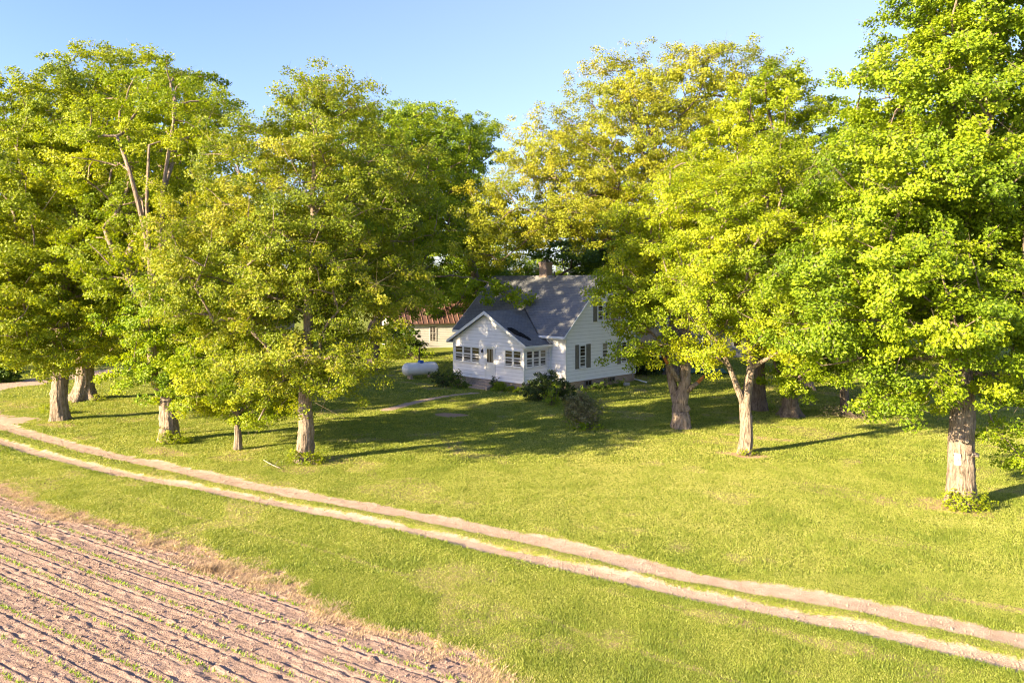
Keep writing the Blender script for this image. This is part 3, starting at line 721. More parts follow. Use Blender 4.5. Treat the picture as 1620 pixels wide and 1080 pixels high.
# background trees: three shapes, many individuals
protos = []
for i, sd in enumerate((301, 302, 303)):
    rr = np.random.default_rng(sd)
    lo = [(rr.normal(0, 1.8), rr.normal(0, 1.8), rr.uniform(5, 12.5), rr.uniform(2.4, 3.4), rr.uniform(2.4, 3.4), rr.uniform(2.0, 3.0)) for _ in range(8)] + [(0, 0, 13.2, 2.4, 2.4, 2.2)]
    protos.append(tree_meshes('far_tree', tree_data(sd, lo, [np.array([0,0,0]), np.array([0,.1,1.5]), np.array([.1,0,3.2])], .36, .4, leaf=.36, gap=1.9, per=6, nleaf=24, csp=.62, bsp=1.0)))
protos_g = []
for me in protos: protos_g.append((me[0].copy(), me[1].copy()))
BG = [  # px, Y, scale, proto, label
 (-60,66,1.05,0,'leafy tree at the left edge of the picture beyond the track loop'),
 (30,82,1.15,1,'background tree filling the gap left of the leftmost pale trunk'),
 (165,84,1.2,2,'background tree seen between the two leftmost pale trunks'),
 (330,96,1.15,0,'background tree behind the lime green low tree'),
 (430,92,1.2,1,'background tree behind the small slender tree'),
 (535,104,1.2,2,'background tree behind the broad olive tree'),
 (610,122,1.0,1,'farthest tree left of the red roofed barn'),
 (745,92,.85,2,'low green tree between the old barn and the house roof'),
 (800,96,1.05,0,'green tree directly behind the house ridge, left of the chimney'),
 (880,84,1.0,2,'green tree behind the chimney of the house'),
 (955,90,.95,1,'green tree behind the right end of the house ridge'),
 (1040,98,1.0,0,'shaded tree behind the forked twin trunk'),
 (1130,86,1.05,2,'shaded tree behind the slim knobbly trunk'),
 (1225,92,1.15,1,'shaded tree behind the thick dark trunk on the right'),
 (1330,80,1.05,0,'shaded tree behind the thin dark stems on the right'),
 (1420,88,1.2,2,'tree in the shade left of the huge right hand tree, farther back'),
 (1520,74,1.1,1,'tree directly behind the huge right hand tree'),
 (1620,66,1.1,0,'tree at the right edge of the picture beyond the lawn'),
 (1720,58,1.0,2,'tree past the right edge behind the nearest trunk')]
for i, (px, Y_, s_, k, lb) in enumerate(BG):
    plant_tree('background_tree', ((px - 810)/F*Y_, Y_, -.05), protos[k] if i % 2 else protos_g[k], M['bark_dark'], M['deep'] if i % 2 else M['maple_green'], lb, group='trees standing behind the yard', rz=i*1.7, sc_=(s_*1.25, s_*1.25, s_*(.92 + .16*((i*37) % 7)/6)))
rr = np.random.default_rng(310)
d = tree_data(311, [(0,0,13,2.6,2.6,3.4),(1,0,17,2.0,2.0,2.6),(-1.5,.5,9,2.2,2.2,2.4),(1.5,0,21,1.4,1.4,2.0)], [np.array([0,0,0]), np.array([0,.1,2.5]), np.array([.1,0,5.])], .3, .4, leaf=.26, gap=1.7, per=4, nleaf=14, csp=.55, bsp=.9, bare=.3, twigs=5)
plant_tree('poplar_tree', ((1318-810)/F*88, 88, 0), tree_meshes('poplar', d), M['bark_dark'], M['dusty'], 'thin pale half bare tree top showing against the sky between the big crowns')

# far wood on the horizon, one mass
n = 900; fx = rr.uniform(-900, 900, n); fy = rr.uniform(520, 640, n); fh = rr.uniform(6, 15, n)
cen = np.stack([fx, fy, fh*.55], 1); nl = 26
dd = unit(rr.normal(0, 1, (n*nl, 3)))*rr.uniform(.5, 1, (n*nl, 1)); pc = np.repeat(cen, nl, 0) + dd*np.stack([np.repeat(fh, nl)*.7]*2 + [np.repeat(fh, nl)*.5], 1)
nn = unit(dd + rr.normal(0, .5, dd.shape)); u = unit(np.cross(nn, rr.normal(0, 1, nn.shape))); w = np.cross(nn, u); S = 2.6
v = np.stack([pc - u*S, pc + w*S, pc + u*S, pc - w*S], 1)
me = nmesh('distant_wood', v.reshape(-1, 3), quads=np.arange(n*nl*4).reshape(-1, 4), attrs={'tint': ('FACE', 'FLOAT', np.clip(rr.normal(.4, .2, n*nl), 0, 1))})
tag(link('distant_wood', me, M['deep']), 'far strip of woodland along the horizon', 'wood', kind='stuff')

# ------------------------------------------------------------------ house
class Plane:                              # a wall plane: u along the wall, z up, off outwards
    def __init__(s, O, U, N): s.O, s.U, s.N = np.array(O, float), np.array(U, float), np.array(N, float)
    def p(s, u, z, off=0.0):
        q = s.O + s.U*u + s.N*off; return (q[0], q[1], z)
    def box(s, mb, u0, u1, z0, z1, o0, o1):
        P = s.p
        return mb.add([P(u0,z0,o0),P(u1,z0,o0),P(u1,z0,o1),P(u0,z0,o1),P(u0,z1,o0),P(u1,z1,o0),P(u1,z1,o1),P(u0,z1,o1)],
                      [[0,3,2,1],[4,5,6,7],[0,1,5,4],[1,2,6,5],[2,3,7,6],[3,0,4,7]])
def boards(mb, pl, z0, z1, ext, step=.25, r=None):
    z = z0
    while z < z1 - .01:
        zb = min(z + step, z1); a0, a1 = ext(z); b0, b1 = ext(zb)
        if b1 - b0 < .02: b0 = b1 = (b0 + b1)/2; 
        o = .034
        vs = [pl.p(a0, z, o), pl.p(a1, z, o), pl.p(b1, zb, .006), pl.p(b0, zb, .006), pl.p(a0, z, 0), pl.p(a1, z, 0)]
        mb.add(vs, [[0,1,2,3],[4,5,1,0]]); z = zb

def window(pl, u0, u1, z0, z1, parent, name='window', trim=.09, up='glass', lo='screen', sill=True):
    f = MB(); B = lambda a, b, c, d, o0, o1: pl.box(f, a, b, c, d, o0, o1)
    B(u0, u0+trim, z0, z1, 0, .06); B(u1-trim, u1, z0, z1, 0, .06); B(u0+trim, u1-trim, z1-trim, z1, 0, .06); B(u0+trim, u1-trim, z0, z0+trim*.7, 0, .06)
    zm = (z0 + z1)/2; B(u0+trim, u1-trim, zm-.035, zm+.035, 0, .05)
    w = f.build(name, M['trim'], parent)
    if sill:
        g = MB(); pl.box(g, u0-.04, u1+.04, z0-.05, z0, 0, .10); g.build('sill', M['trim'], w)
    g = MB(); pl.box(g, u0+trim, u1-trim, zm+.035, z1-trim, 0, .032); g.build('pane', M[up], w)
    g = MB(); pl.box(g, u0+trim, u1-trim, z0+trim*.7, zm-.035, 0, .030); g.build('pane', M[lo], w)
    return w
def shutter(pl, u0, u1, z0, z1, parent):
    f = MB(); pl.box(f, u0, u1, z0, z1, .026, .05)
    for zz in np.arange(z0 + .08, z1 - .08, .075): pl.box(f, u0 + .05, u1 - .05, zz, zz + .045, .05, .062)
    pl.box(f, u0, u0+.045, z0, z1, .05, .066); pl.box(f, u1-.045, u1, z0, z1, .05, .066)
    return f.build('shutter', M['shutter'], parent)

FZ = .55; W, D = 11.3, 8.14; ZE, ZR = 4.18, 8.06
H = empty('white_house', (HOUSE_O[0], HOUSE_O[1], 0), R(-45))
tag(H, 'white clapboard farmhouse with grey shingle roof and windowed front porch', 'house')
pf, ps_, pl_ = Plane((-1.6,-2.52),(-1,0),(0,-1)), Plane((-1.6,-2.52),(0,1),(1,0)), Plane((-9.0,-2.52),(0,1),(-1,0))
mg, mf, ml, mbk = Plane((0,0),(0,1),(1,0)), Plane((0,0),(-1,0),(0,-1)), Plane((-W,0),(0,1),(-1,0)), Plane((0,D),(-1,0),(0,1))
f = MB(); f.box(-W+.04, -.04, .04, D-.04, -.3, FZ); f.build('foundation', M['brick'], H)
f = MB(); f.box(-8.96, -1.64, -2.48, .04, -.3, FZ-.003); f.build('porch_foundation', M['concrete'], H)
f = MB(); ze, zr = ZE - .16, ZR - .2
f.prism([(-W,0,FZ),(-W,D,FZ),(-W,D,ze),(-W,D/2,zr),(-W,0,ze)], (W,0,0))
def gext(z):
    k = max(0.0, (z - ze)/(zr - ze))*D/2; return (k, D - k)
boards(f, mg, FZ, zr - .05, gext); boards(f, ml, FZ, zr - .05, gext)
boards(f, mf, FZ, ze - .1, lambda z: (0, 1.6)); boards(f, mf, FZ, ze - .1, lambda z: (9.0, W)); boards(f, mbk, FZ, ze - .1, lambda z: (0, W))
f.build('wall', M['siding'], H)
PZ, PR, PS = 3.20, 5.45, .549                       # porch eave, ridge, slope
def prz(x): return PR - abs(x + 5.3)*PS
f = MB(); pe = prz(-1.6) - .12
f.prism([(-9.0,-2.52,FZ),(-1.6,-2.52,FZ),(-1.6,-2.52,pe),(-5.3,-2.52,PR-.14),(-9.0,-2.52,pe)], (0,2.52,0))
def pext(z):
    k = max(0.0, (z - pe)/(PR - .14 - pe))*3.7; return (k, 7.4 - k)
boards(f, pf, FZ, PR - .2, pext); boards(f, ps_, FZ, pe - .04, lambda z: (0, 2.5)); boards(f, pl_, FZ, pe - .04, lambda z: (0, 2.5))
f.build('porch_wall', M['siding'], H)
# corner boards
for (x0, x1, y0, y1, zt) in ((-.09,.036,-.036,.09,3.78),(-W-.036,-W+.09,-.036,.09,3.78),(-.09,.036,D-.09,D+.036,3.78),(-1.69,-1.564,-2.556,-2.43,pe-.02),(-9.036,-8.91,-2.556,-2.43,pe-.02)):
    f = MB(); f.box(x0, x1, y0, y1, FZ - .01, zt); f.build('corner_board', M['trim'], H)
# main roof (two slopes meeting in the ridge)
f = MB(); x0 = -W - .3
sl = (ZR - 3.8)/(D/2 + .4)
f.prism([(x0,-.4,3.8),(x0,D/2,ZR),(x0,D/2,ZR-.16),(x0,-.4,3.66)], (W+.6-.05,0,0))
f.prism([(x0,D+.4,3.8),(x0,D+.4,3.66),(x0,D/2+.002,ZR-.16),(x0,D/2+.002,ZR)], (W+.6-.05,0,0))
roof = f.build('roof', M['shingle'], H)
for x in (.25, x0 - .04):                            # rake boards
    f = MB(); f.prism([(x,-.42,3.78),(x,D/2,ZR-.02),(x,D/2,ZR-.20),(x,-.42,3.58)], (.04,0,0)); f.prism([(x,D+.42,3.78),(x,D+.42,3.58),(x,D/2+.001,ZR-.20),(x,D/2+.001,ZR-.02)], (.04,0,0)); f.build('rake_board', M['trim'], H)
for q_ in ((-2.35, .25, -.44, -.402, 3.56, 3.76), (x0, -8.2, -.44, -.402, 3.56, 3.76), (x0, .25, D+.402, D+.44, 3.56, 3.76)):
    f = MB(); f.box(*q_); f.build('fascia', M['trim'], H)
f = MB(); f.box(-2.3, .25, -.40, -.0, 3.60, 3.64); f.build('soffit', M['trim'], H)
g = MB(); g.box(-2.4, .27, -.55, -.445, 3.62, 3.72); g.build('gutter', M['trim'], H)
g = MB(); g.tube([(-1.32,-.5,3.62),(-1.32,-.45,3.45),(-1.32,-.1,3.2),(-1.32,-.09,.4),(-1.32,-.3,.25)], .045, 8); g.build('downspout', M['trim'], H, True)
# porch roof
f = MB(); y0, y1 = -2.82, 1.45
f.prism([(-1.2,y0,prz(-1.2)),(-5.3,y0,PR),(-5.3,y0,PR-.12),(-1.2,y0,prz(-1.2)-.11)][::-1], (0,2.80,0))
f.prism([(-9.4,y0,prz(-9.4)),(-9.4,y0,prz(-9.4)-.11),(-5.302,y0,PR-.12),(-5.302,y0,PR)][::-1], (0,2.80,0))
for sg in (1, -1):                                   # back part running up into the main slope
    e = -5.3 + sg*.001; xe = -5.3 + sg*2.9
    f.prism([(xe,-.02,prz(xe)),(e,-.02,PR),(e,-.02,PR-.12),(xe,-.02,prz(xe)-.11)][::sg], (0,1.5,0))
f.build('porch_roof', M['shingle2'], H)
f = MB()
for sg in (1, -1):
    e = -5.3 + sg*.0; xe = -5.3 + sg*4.13
    f.prism([(xe,y0-.045,prz(xe)+.02),(e,y0-.045,PR+.02),(e,y0-.045,PR-.22),(xe,y0-.045,prz(xe)-.17)], (0,.04,0))
    f.box(min(xe, xe+sg*.04), max(xe, xe+sg*.04), y0-.04, -.03, prz(xe)-.16, prz(xe)-.01)
    xs = -5.3 + sg*3.72; f.box(min(xs, xe-sg*.01), max(xs, xe-sg*.01), y0, -.03, prz(xe)-.165, prz(xe)-.125)
f.build('porch_rake_board', M['trim'], H)
g = MB(); g.tube([(-8.1,.02,3.93),(-5.3,1.36,5.52)], .03, 6); g.tube([(-2.36,-.32,3.86),(-5.3,1.36,5.50)], .05, 6); g.build('valley_flashing', M['darkmetal'], H)
f = MB(); rr = np.random.default_rng(4)
for (x, y, w_, d_) in ((-2.75,-2.2,.55,.45),(-2.35,-1.9,.42,.30),(-2.0,-1.75,.38,.24),(-3.0,-2.45,.30,.22)):
    a = np.arange(7)*2*math.pi/7; f.prism([(x+w_*math.cos(t)*rr.uniform(.6,1.1), y+d_*math.sin(t)*rr.uniform(.6,1.1), 0) for t in a], (0,0,.01))
f.v = [(x, y, prz(x) + .006 + z) for x, y, z in f.v]
f.build('torn_shingles', M['underlay'], H)
# chimney, vent
c = MB(); cx, cy = -5.78, 4.25; c.box(cx-.38, cx+.38, cy-.34, cy+.34, 7.3, 8.95); c.box(cx-.43, cx+.43, cy-.39, cy+.39, 8.95, 9.10); ch = c.build('chimney', M['chimbrick'], roof)
c = MB(); c.box(cx-.30, cx+.30, cy-.27, cy+.27, 9.10, 9.18); c.box(cx-.14, cx+.14, cy-.14, cy+.14, 9.18, 9.32); c.build('chimney_cap', M['darkmetal'], ch)
c = MB(); c.tube([(-4.55,3.9,7.7),(-4.55,3.9,8.32)], .07, 8); c.build('vent_pipe', M['darkmetal'], roof)
# porch windows
for k, ups in enumerate(('glass','screen','glass')): window(pf, 4.43 + .92*k, 4.43 + .92*(k+1), 1.66, 2.83, H, up=ups if k == 1 else 'glass')
for k in range(2): window(pf, .19 + .84*k, .19 + .84*(k+1), 1.66, 2.83, H)
for k in range(3): window(ps_, .15 + .69*k, .15 + .69*(k+1), 1.66, 2.83, H, up=('glass','screen','curtain')[k])
# door
f = MB(); pf.box(f, 2.81, 2.93, .66, 2.98, 0, .07); pf.box(f, 3.77, 3.89, .66, 2.98, 0, .07); pf.box(f, 2.93, 3.77, 2.87, 2.98, 0, .07); pf.box(f, 2.76, 3.94, .58, .66, 0, .12)
f.build('door_frame', M['trim'], H)
f = MB(); pf.box(f, 2.93, 3.77, .66, 2.87, 0, .040); dr = f.build('door', M['trim'], H)
f = MB(); pf.box(f, 3.03, 3.67, 1.80, 2.75, .040, .048); f.build('pane', M['glass'], dr)
f = MB(); pf.box(f, 3.05, 3.20, 1.82, 2.73, .048, .054); pf.box(f, 3.36, 3.50, 1.82, 2.73, .048, .054); f.build('curtain', M['curtain'], dr)
f = MB(); f.tube([pf.p(3.70, 1.62, .04), pf.p(3.70, 1.62, .10)], .03, 8); f.build('handle', M['darkmetal'], dr)
f = MB(); pf.box(f, 4.10, 4.20, 2.50, 2.72, .02, .05); f.tube([pf.p(4.15, 2.45, .11), pf.p(4.15, 2.66, .11)], [.075, .055], 10); f.build('wall_lamp', M['darkmetal'], H)
f = MB(); f.tube([pf.p(2.35, .80, .0), pf.p(2.35, .80, .14), pf.p(2.35, .72, .17)], .03, 8); f.build('tap', M['darkmetal'], H)
# steps
f = MB()
for k in range(4): f.box(-5.75, -4.15, -2.56 - .34*(4-k) , -2.52 - .34*(3-k) - .002*k, -.05, .135*(k+1) - .005)
f.build('step', M['concrete'], H)
f = MB(); f.prism([(-4.14,-2.50,-.05),(-4.14,-2.50,.50),(-4.14,-3.0,.46),(-4.14,-3.85,.16),(-4.14,-3.85,-.05)], (.22,0,0)); f.build('step_cheek', M['concrete'], H)
# gable windows
window(mg, 1.42, 2.13, 1.46, 3.10, H); shutter(mg, .97, 1.36, 1.42, 3.12, H); shutter(mg, 2.19, 2.66, 1.42, 3.12, H)
window(mg, 3.98, 4.70, 2.02, 3.15, H, up='curtain')
window(mg, 6.28, 7.00, 1.44, 3.06, H); shutter(mg, 5.82, 6.22, 1.40, 3.08, H); shutter(mg, 7.06, 7.45, 1.40, 3.08, H)
window(mg, 3.46, 4.14, 4.72, 6.16, H); window(mg, 4.30, 4.98, 4.72, 6.16, H); shutter(mg, 2.98, 3.38, 4.68, 6.18, H); shutter(mg, 5.06, 5.46, 4.68, 6.18, H)
for u in (2.1, 4.83):
    f = MB(); mg.box(f, u, u+.76, .14, .50, -.03, -.012); w = f.build('basement_window', M['glass'], H)
    g = MB(); [mg.box(g, u + a, u + b, c_, e_, -.04, .012) for a, b, c_, e_ in ((0,.05,.14,.50),(.71,.76,.14,.50),(.05,.71,.46,.50),(.05,.71,.14,.18),(.36,.40,.18,.46))]; g.build('frame', M['shutter'], w)
f = MB(); mg.box(f, 7.55, 7.85, 1.25, 1.85, .03, .20); f.tube([mg.p(7.70, 1.40, .20), mg.p(7.70, 1.40, .30)], .11, 12); mt = f.build('electric_meter', M['greymetal'], H)
f = MB(); f.tube([mg.p(7.70, 1.25, .09), mg.p(7.70, .05, .09)], .035, 8); f.tube([mg.p(7.70, 1.85, .09), mg.p(7.70, 3.6, .09)], .025, 8); f.build('conduit', M['greymetal'], mt, True)
f = MB(); mg.box(f, 7.50, 7.68, .82, 1.0, .03, .12); f.build('junction_box', M['darkmetal'], mt)

# ------------------------------------------------------------------ barn
BA = R(18); B0 = np.array([-13.6, 86.6])
B = empty('old_barn', (B0[0], B0[1], 0), BA); tag(B, 'weathered white board barn with rusty red ribbed metal roof behind the tank', 'barn')
bw, bd, be, brz = 14.0, 9.5, 3.05, 6.7
bp = Plane((0,0),(1,0),(0,-1)); f = MB()
f.prism([(0,0,-.1),(0,bd,-.1),(0,bd,be-.05),(0,bd/2,brz-.15),(0,0,be-.05)], (bw,0,0))
boards(f, bp, 0, be - .05, lambda z: (0, bw), .2)
for sx, nn_ in ((0, -1), (bw, 1)):
    boards(f, Plane((sx,0),(0,1),(nn_,0)), 0, brz - .3, lambda z: ((lambda k: (k, bd - k))(max(0.0, (z - be)/(brz - be))*bd/2)), .2)
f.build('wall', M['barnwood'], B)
f = MB(); e = .35; sl2 = (brz - be)/(bd/2)
f.prism([(-.3,-e,be-e*sl2),(-.3,bd/2,brz),(-.3,bd/2,brz-.06),(-.3,-e,be-e*sl2-.06)], (bw+.6,0,0)); f.prism([(-.3,bd+e,be-e*sl2),(-.3,bd+e,be-e*sl2-.06),(-.3,bd/2+.002,brz-.06),(-.3,bd/2+.002,brz)], (bw+.6,0,0))
br_ = f.build('roof', M['rust'], B)
f = MB()
for x in np.arange(-.25, bw + .3, .62):
    f.prism([(x,-e-.01,be-e*sl2+.001),(x,-e-.01,be-e*sl2+.07),(x,bd/2,brz+.07),(x,bd/2,brz+.001)], (.07,0,0))
f.build('roof_rib', M['rib'], br_)
for u in (4.35, 9.3):
    f = MB(); [bp.box(f, a, b, c_, d_, 0, .06) for a, b, c_, d_ in ((u,u+.1,.75,2.55),(u+.72,u+.82,.75,2.55),(u+.1,u+.72,2.45,2.55),(u+.1,u+.72,.75,.85),(u+.38,u+.44,.85,2.45),(u+.1,u+.38,1.62,1.68),(u+.44,u+.72,1.62,1.68))]
    w = f.build('window', M['barnwood'], B); g = MB(); bp.box(g, u+.1, u+.72, .85, 2.45, 0, .03); g.build('pane', M['glass'], w)

def shed(name, loc, rz, w, d, h, rh, label, mwin=True):
    S_ = empty(name, loc, rz); tag(S_, label, 'shed')
    f = MB(); f.prism([(0,0,-.1),(0,d,-.1),(0,d,h),(0,d/2,h+rh-.06),(0,0,h)], (w,0,0)); pl = Plane((0,0),(1,0),(0,-1))
    for u in np.arange(.3, w, .6): pl.box(f, u, u+.05, 0, h-.05, 0, .03)
    f.build('wall', M['paleshed'], S_)
    f = MB(); f.prism([(-.25,-.3,h-.3*rh/(d/2)+.05),(-.25,d/2,h+rh+.05),(-.25,d/2,h+rh-.02),(-.25,-.3,h-.3*rh/(d/2)-.02)], (w+.5,0,0)); f.prism([(-.25,d+.3,h-.3*rh/(d/2)+.05),(-.25,d+.3,h-.3*rh/(d/2)-.02),(-.25,d/2+.002,h+rh-.02),(-.25,d/2+.002,h+rh+.05)], (w+.5,0,0)); f.build('roof', M['shedroof'], S_)
    for u in np.arange(1.2, w - 1.2, 3.2):
        f = MB(); [pl.box(f, a, b, c_, d_, 0, .07) for a, b, c_, d_ in ((u,u+.08,1.0,2.1),(u+.92,u+1.0,1.0,2.1),(u+.08,u+.92,2.02,2.1),(u+.08,u+.92,1.0,1.08))]
        wn = f.build('window', M['trim'], S_); g = MB(); pl.box(g, u+.08, u+.92, 1.08, 2.02, 0, .035); g.build('pane', M['glass'], wn)
shed('pale_shed', (14.6, 76, 0), R(8), 9, 6, 3.0, 1.3, 'pale shed half hidden behind the forked twin trunk')
shed('long_shed', (-56, 98, 0), R(-4), 26, 8, 2.6, 1.2, 'long pale shed glimpsed through the leaves on the left')

# ------------------------------------------------------------------ tank and small things
tb = at(664, 597, 60.3); T = empty('propane_tank', (tb[0], tb[1] + .3, 0), R(28)); tag(T, 'white horizontal propane tank with blue lid on the shaded lawn', 'tank')
L_, rd = 3.0, .50; v = []; ns = 28
xs = []
for i in range(9):
    t = i/8*math.pi/2; xs.append((-L_/2 + .42*(1 - math.sin(math.pi/2 - t + 0)) if False else -L_/2 + .42*(1 - math.cos(t)), rd*math.sin(t)))
prof = [(x, max(rr_, .01)) for x, rr_ in xs] + [(-x, max(rr_, .01)) for x, rr_ in xs[::-1]]
f = MB(); f.tube([(x, 0, .72) for x, _ in prof], [r_ for _, r_ in prof], ns); f.build('shell', M['tank'], T, True)
f = MB(); f.tube([(.05,0,1.16),(.05,0,1.30),(.05,0,1.36),(.05,0,1.39)], [.25,.24,.19,.05], 18); f.build('lid', M['blue'], T, True)
for x in (-.85, .85):
    f = MB(); f.box(x-.10, x+.10, -.32, .32, .02, .30); f.box(x-.16, x+.16, -.40, .40, -.08, .02); f.build('foot', M['concrete'], T)

def bush(name, base, lobes, leafm, label, cat, seed, leaf=.1, gap=.35, per=5, nleaf=22, csp=.16, bsp=.22, stemm='bark_dark', nstem=26, sr=.012, tint=.5, spiky=0.0):
    r = np.random.default_rng(seed); lo = np.array(lobes, float)
    def gen(n):
        w = r.choice(len(lo), n, p=(lo[:,3]*lo[:,5])/np.sum(lo[:,3]*lo[:,5])); d = unit(r.normal(0, 1, (n, 3))); p = lo[w,:3] + d*(.35 + .65*r.uniform(0, 1, (n, 1))**.5)*lo[w,3:]
        return p[p[:,2] > .05]
    Bp = darts(int(40*np.sum(lo[:,3]*lo[:,5])/gap**2) + 60, gap, gen, r)
    c = np.repeat(Bp, per, 0) + r.normal(0, 1, (len(Bp)*per, 3))*np.array([bsp, bsp, bsp*.7]); c[:,2] = np.maximum(c[:,2], .03)
    o = unit(c - np.array([*lo[:,:2].mean(0), lo[:,2].min()*.5]))
    if spiky: c = c + o*(r.uniform(0, 1, (len(c), 1))**3)*spiky
    lv, lq, lt = leaf_mesh(c, o, nleaf, csp, leaf, r, tint + np.repeat(r.normal(0, .2, len(Bp)), per), flat=.8, up=.3)
    O = empty(name, (base[0], base[1], 0)); tag(O, label, cat)
    f = MB(); idx = r.choice(len(c), min(nstem, len(c)), replace=False)
    for i in idx:
        a = np.array([r.normal(0, .08), r.normal(0, .08), -.05]); b = c[i] + o[i]*spiky*.6; m = (a + b)/2 + np.array([0, 0, .15*np.linalg.norm(b)])*.6
        f.tube([a, m, b], [sr*1.6, sr, sr*.4], 5, False)
    f.build('stem', M[stemm], O); link('foliage', nmesh(name, lv, quads=lq, attrs={'tint': ('FACE', 'FLOAT', lt)}), M[leafm], O)
    return O
def gb(px, py): return gnd(px, py)
bush('yew_bush', gb(868, 633), [(-.55,.2,.75,.85,.8,.75),(.45,0,.7,.95,.8,.7),(0,.3,1.2,.75,.7,.55),(1.0,-.1,.45,.7,.6,.5),(-1.0,-.2,.4,.5,.5,.45)], 'yew', 'big dark evergreen bush at the front corner of the house', 'bush', 401, leaf=.09, spiky=.15, nleaf=30)
bush('young_bush', gb(873, 641), [(0,0,.4,.3,.3,.45),(.1,0,1.0,.14,.14,.45)], 'boxwood', 'light green shoots growing in front of the big dark evergreen bush', 'bush', 402, leaf=.09, gap=.25, nleaf=16)
bush('twiggy_bush', gb(922, 677), [(0,0,.85,.65,.6,.65),(-.35,0,1.15,.45,.4,.45),(.35,0,1.0,.45,.4,.5)], 'dusty', 'half bare greyish twiggy bush standing alone on the lawn', 'bush', 403, leaf=.075, gap=.24, nleaf=24, stemm='bark', nstem=90, sr=.007, spiky=.35, tint=.45)
bush('leafy_weeds', gb(922, 679), [(-.2,0,.2,.4,.3,.25),(.3,0,.15,.3,.3,.2)], 'lime', 'fresh green shoots at the foot of the twiggy bush', 'plant', 404, leaf=.09, gap=.25, nleaf=10)
bush('round_shrub', (-.82, 53.25), [(0,0,.33,.36,.36,.33)], 'boxwood', 'small rounded bright green shrub below the porch windows', 'bush', 405, leaf=.06, gap=.16, csp=.09, bsp=.08, nleaf=24)
bush('cone_shrub', (-1.3, 53.95), [(0,0,.3,.25,.25,.3),(0,0,.6,.14,.14,.3)], 'yew', 'small dark pointed shrub right of the porch steps', 'bush', 406, leaf=.06, gap=.18, csp=.1, bsp=.08)
bush('low_shrub', (-1.3, 53.35), [(0,0,.13,.2,.2,.13),(.3,-.2,.1,.2,.2,.1)], 'boxwood', 'low leafy plants between the porch steps and the rounded shrub', 'plant', 407, leaf=.07, gap=.2, csp=.1, bsp=.1)
bush('low_shrub', (1.15, 51.95), [(-.6,.45,.16,.4,.25,.2),(0,0,.14,.4,.25,.18),(-1.2,.9,.15,.4,.25,.2)], 'lime', 'strip of fresh weeds along the foot of the porch wall', 'plant', 408, leaf=.07, gap=.2, csp=.1, bsp=.1)
bush('dark_shrub', gb(706, 611), [(0,0,.5,.75,.6,.5),(-.5,0,.6,.5,.5,.45),(.45,.1,.55,.5,.5,.4)], 'yew', 'dark spreading shrub at the left corner of the porch', 'bush', 409, leaf=.09, spiky=.3)
bush('grey_shrub', gb(727, 614), [(0,0,.4,.4,.4,.4),(.25,-.1,.3,.35,.35,.3),(-.3,.2,.6,.35,.35,.35)], 'deep', 'dull green shrub left of the porch steps', 'bush', 410, leaf=.08, tint=.3, spiky=.2)
bush('wall_shrub', gb(940, 615), [(0,0,.2,.25,.2,.2),(1.1,1.0,.12,.22,.2,.14),(-.75,-.65,.12,.2,.2,.12),(2.0,1.85,.1,.2,.2,.1)], 'deep', 'little green plants against the brick base of the gable wall', 'plant', 411, leaf=.08, gap=.22)
bush('large_shrub', (-11.0, 78), [(0,0,1.4,1.5,1.3,1.4),(-1.2,.5,2.0,1.3,1.2,1.3),(1.1,0,.8,.8,.8,.8)], 'deep', 'large dark shrub in front of the old barn', 'bush', 412, leaf=.2, gap=.6, csp=.3, bsp=.4, tint=.2)
bush('loose_shrub', (-9.2, 75.2), [(0,0,.6,.6,.6,.6),(-1.8,.3,.6,1.1,.7,.6),(-3.4,.2,.5,.9,.7,.5),(.8,.2,.4,.5,.5,.4)], 'maple_green', 'pale loose shrubs in front of the large dark shrub', 'bush', 413, leaf=.13, gap=.5, csp=.25, nleaf=14, spiky=.3)
bush('shade_shrub', (10.9, 63.2), [(0,0,1.0,1.5,1.2,1.0),(-.9,.6,1.7,1.2,1.2,1.0),(1.1,.3,1.2,1.0,1.0,.9),(-1.5,-.8,.6,.7,.7,.6)], 'yew', 'dark shrubs in deep shade off the rear corner of the gable wall', 'bush', 414, leaf=.15, gap=.55, csp=.25, bsp=.3)
bush('dark_shrub', (-39.0, 58.2), [(0,0,.7,1.2,1.0,.8),(.9,.2,.5,.8,.8,.5)], 'deep', 'dark low shrub at the left edge beside the track loop', 'bush', 415, leaf=.15, gap=.45, csp=.2, tint=.2)
bush('dry_brush', gb(1363, 662), [(0,0,.5,.6,.5,.5),(.6,.2,.6,.5,.5,.5),(-1.6,.3,.35,.5,.4,.35)], 'dusty', 'brown dry brush by the thin dark stems on the right', 'bush', 416, leaf=.08, gap=.4, nleaf=8, stemm='bark_dark', nstem=70, sr=.009, spiky=.35, tint=.6)
bush('dry_brush', gb(1243, 658), [(-.2,0,.9,.35,.3,.8)], 'dusty', 'thin reddish brown twigs beside the stump like trunk', 'bush', 417, leaf=.07, gap=.4, nleaf=6, stemm='bark_dark', nstem=40, sr=.008, spiky=.3)
for px, py, lb, sd in ((274, 702, 'leafy weeds round the foot of the thick stub trunk', 1), (486, 733, 'leafy weeds round the foot of the broad olive tree', 2), (1531, 806, 'leafy weeds round the foot of the huge bright green tree', 3), (155, 634, 'tiny weeds right of the flared root buttresses', 4), (1183, 722, 'tiny weeds at the foot of the slim knobbly trunk', 5), (90, 655, 'sprouting shoots climbing the leftmost pale trunk', 6)):
    k = {4: .6, 5: .5}.get(sd, 1.0)
    bush('leafy_weeds', gb(px, py), [(.0,-.1,.25*k,.5*k,.25*k,.3*k),(.45*k,.0,.2*k,.35*k,.3*k,.25*k),(-.45*k,0,.3*k,.25*k,.25*k,.35*k)], 'maple_mid', lb, 'plant', 430 + sd, leaf=.065, gap=.2, nleaf=10, csp=.12, bsp=.12)

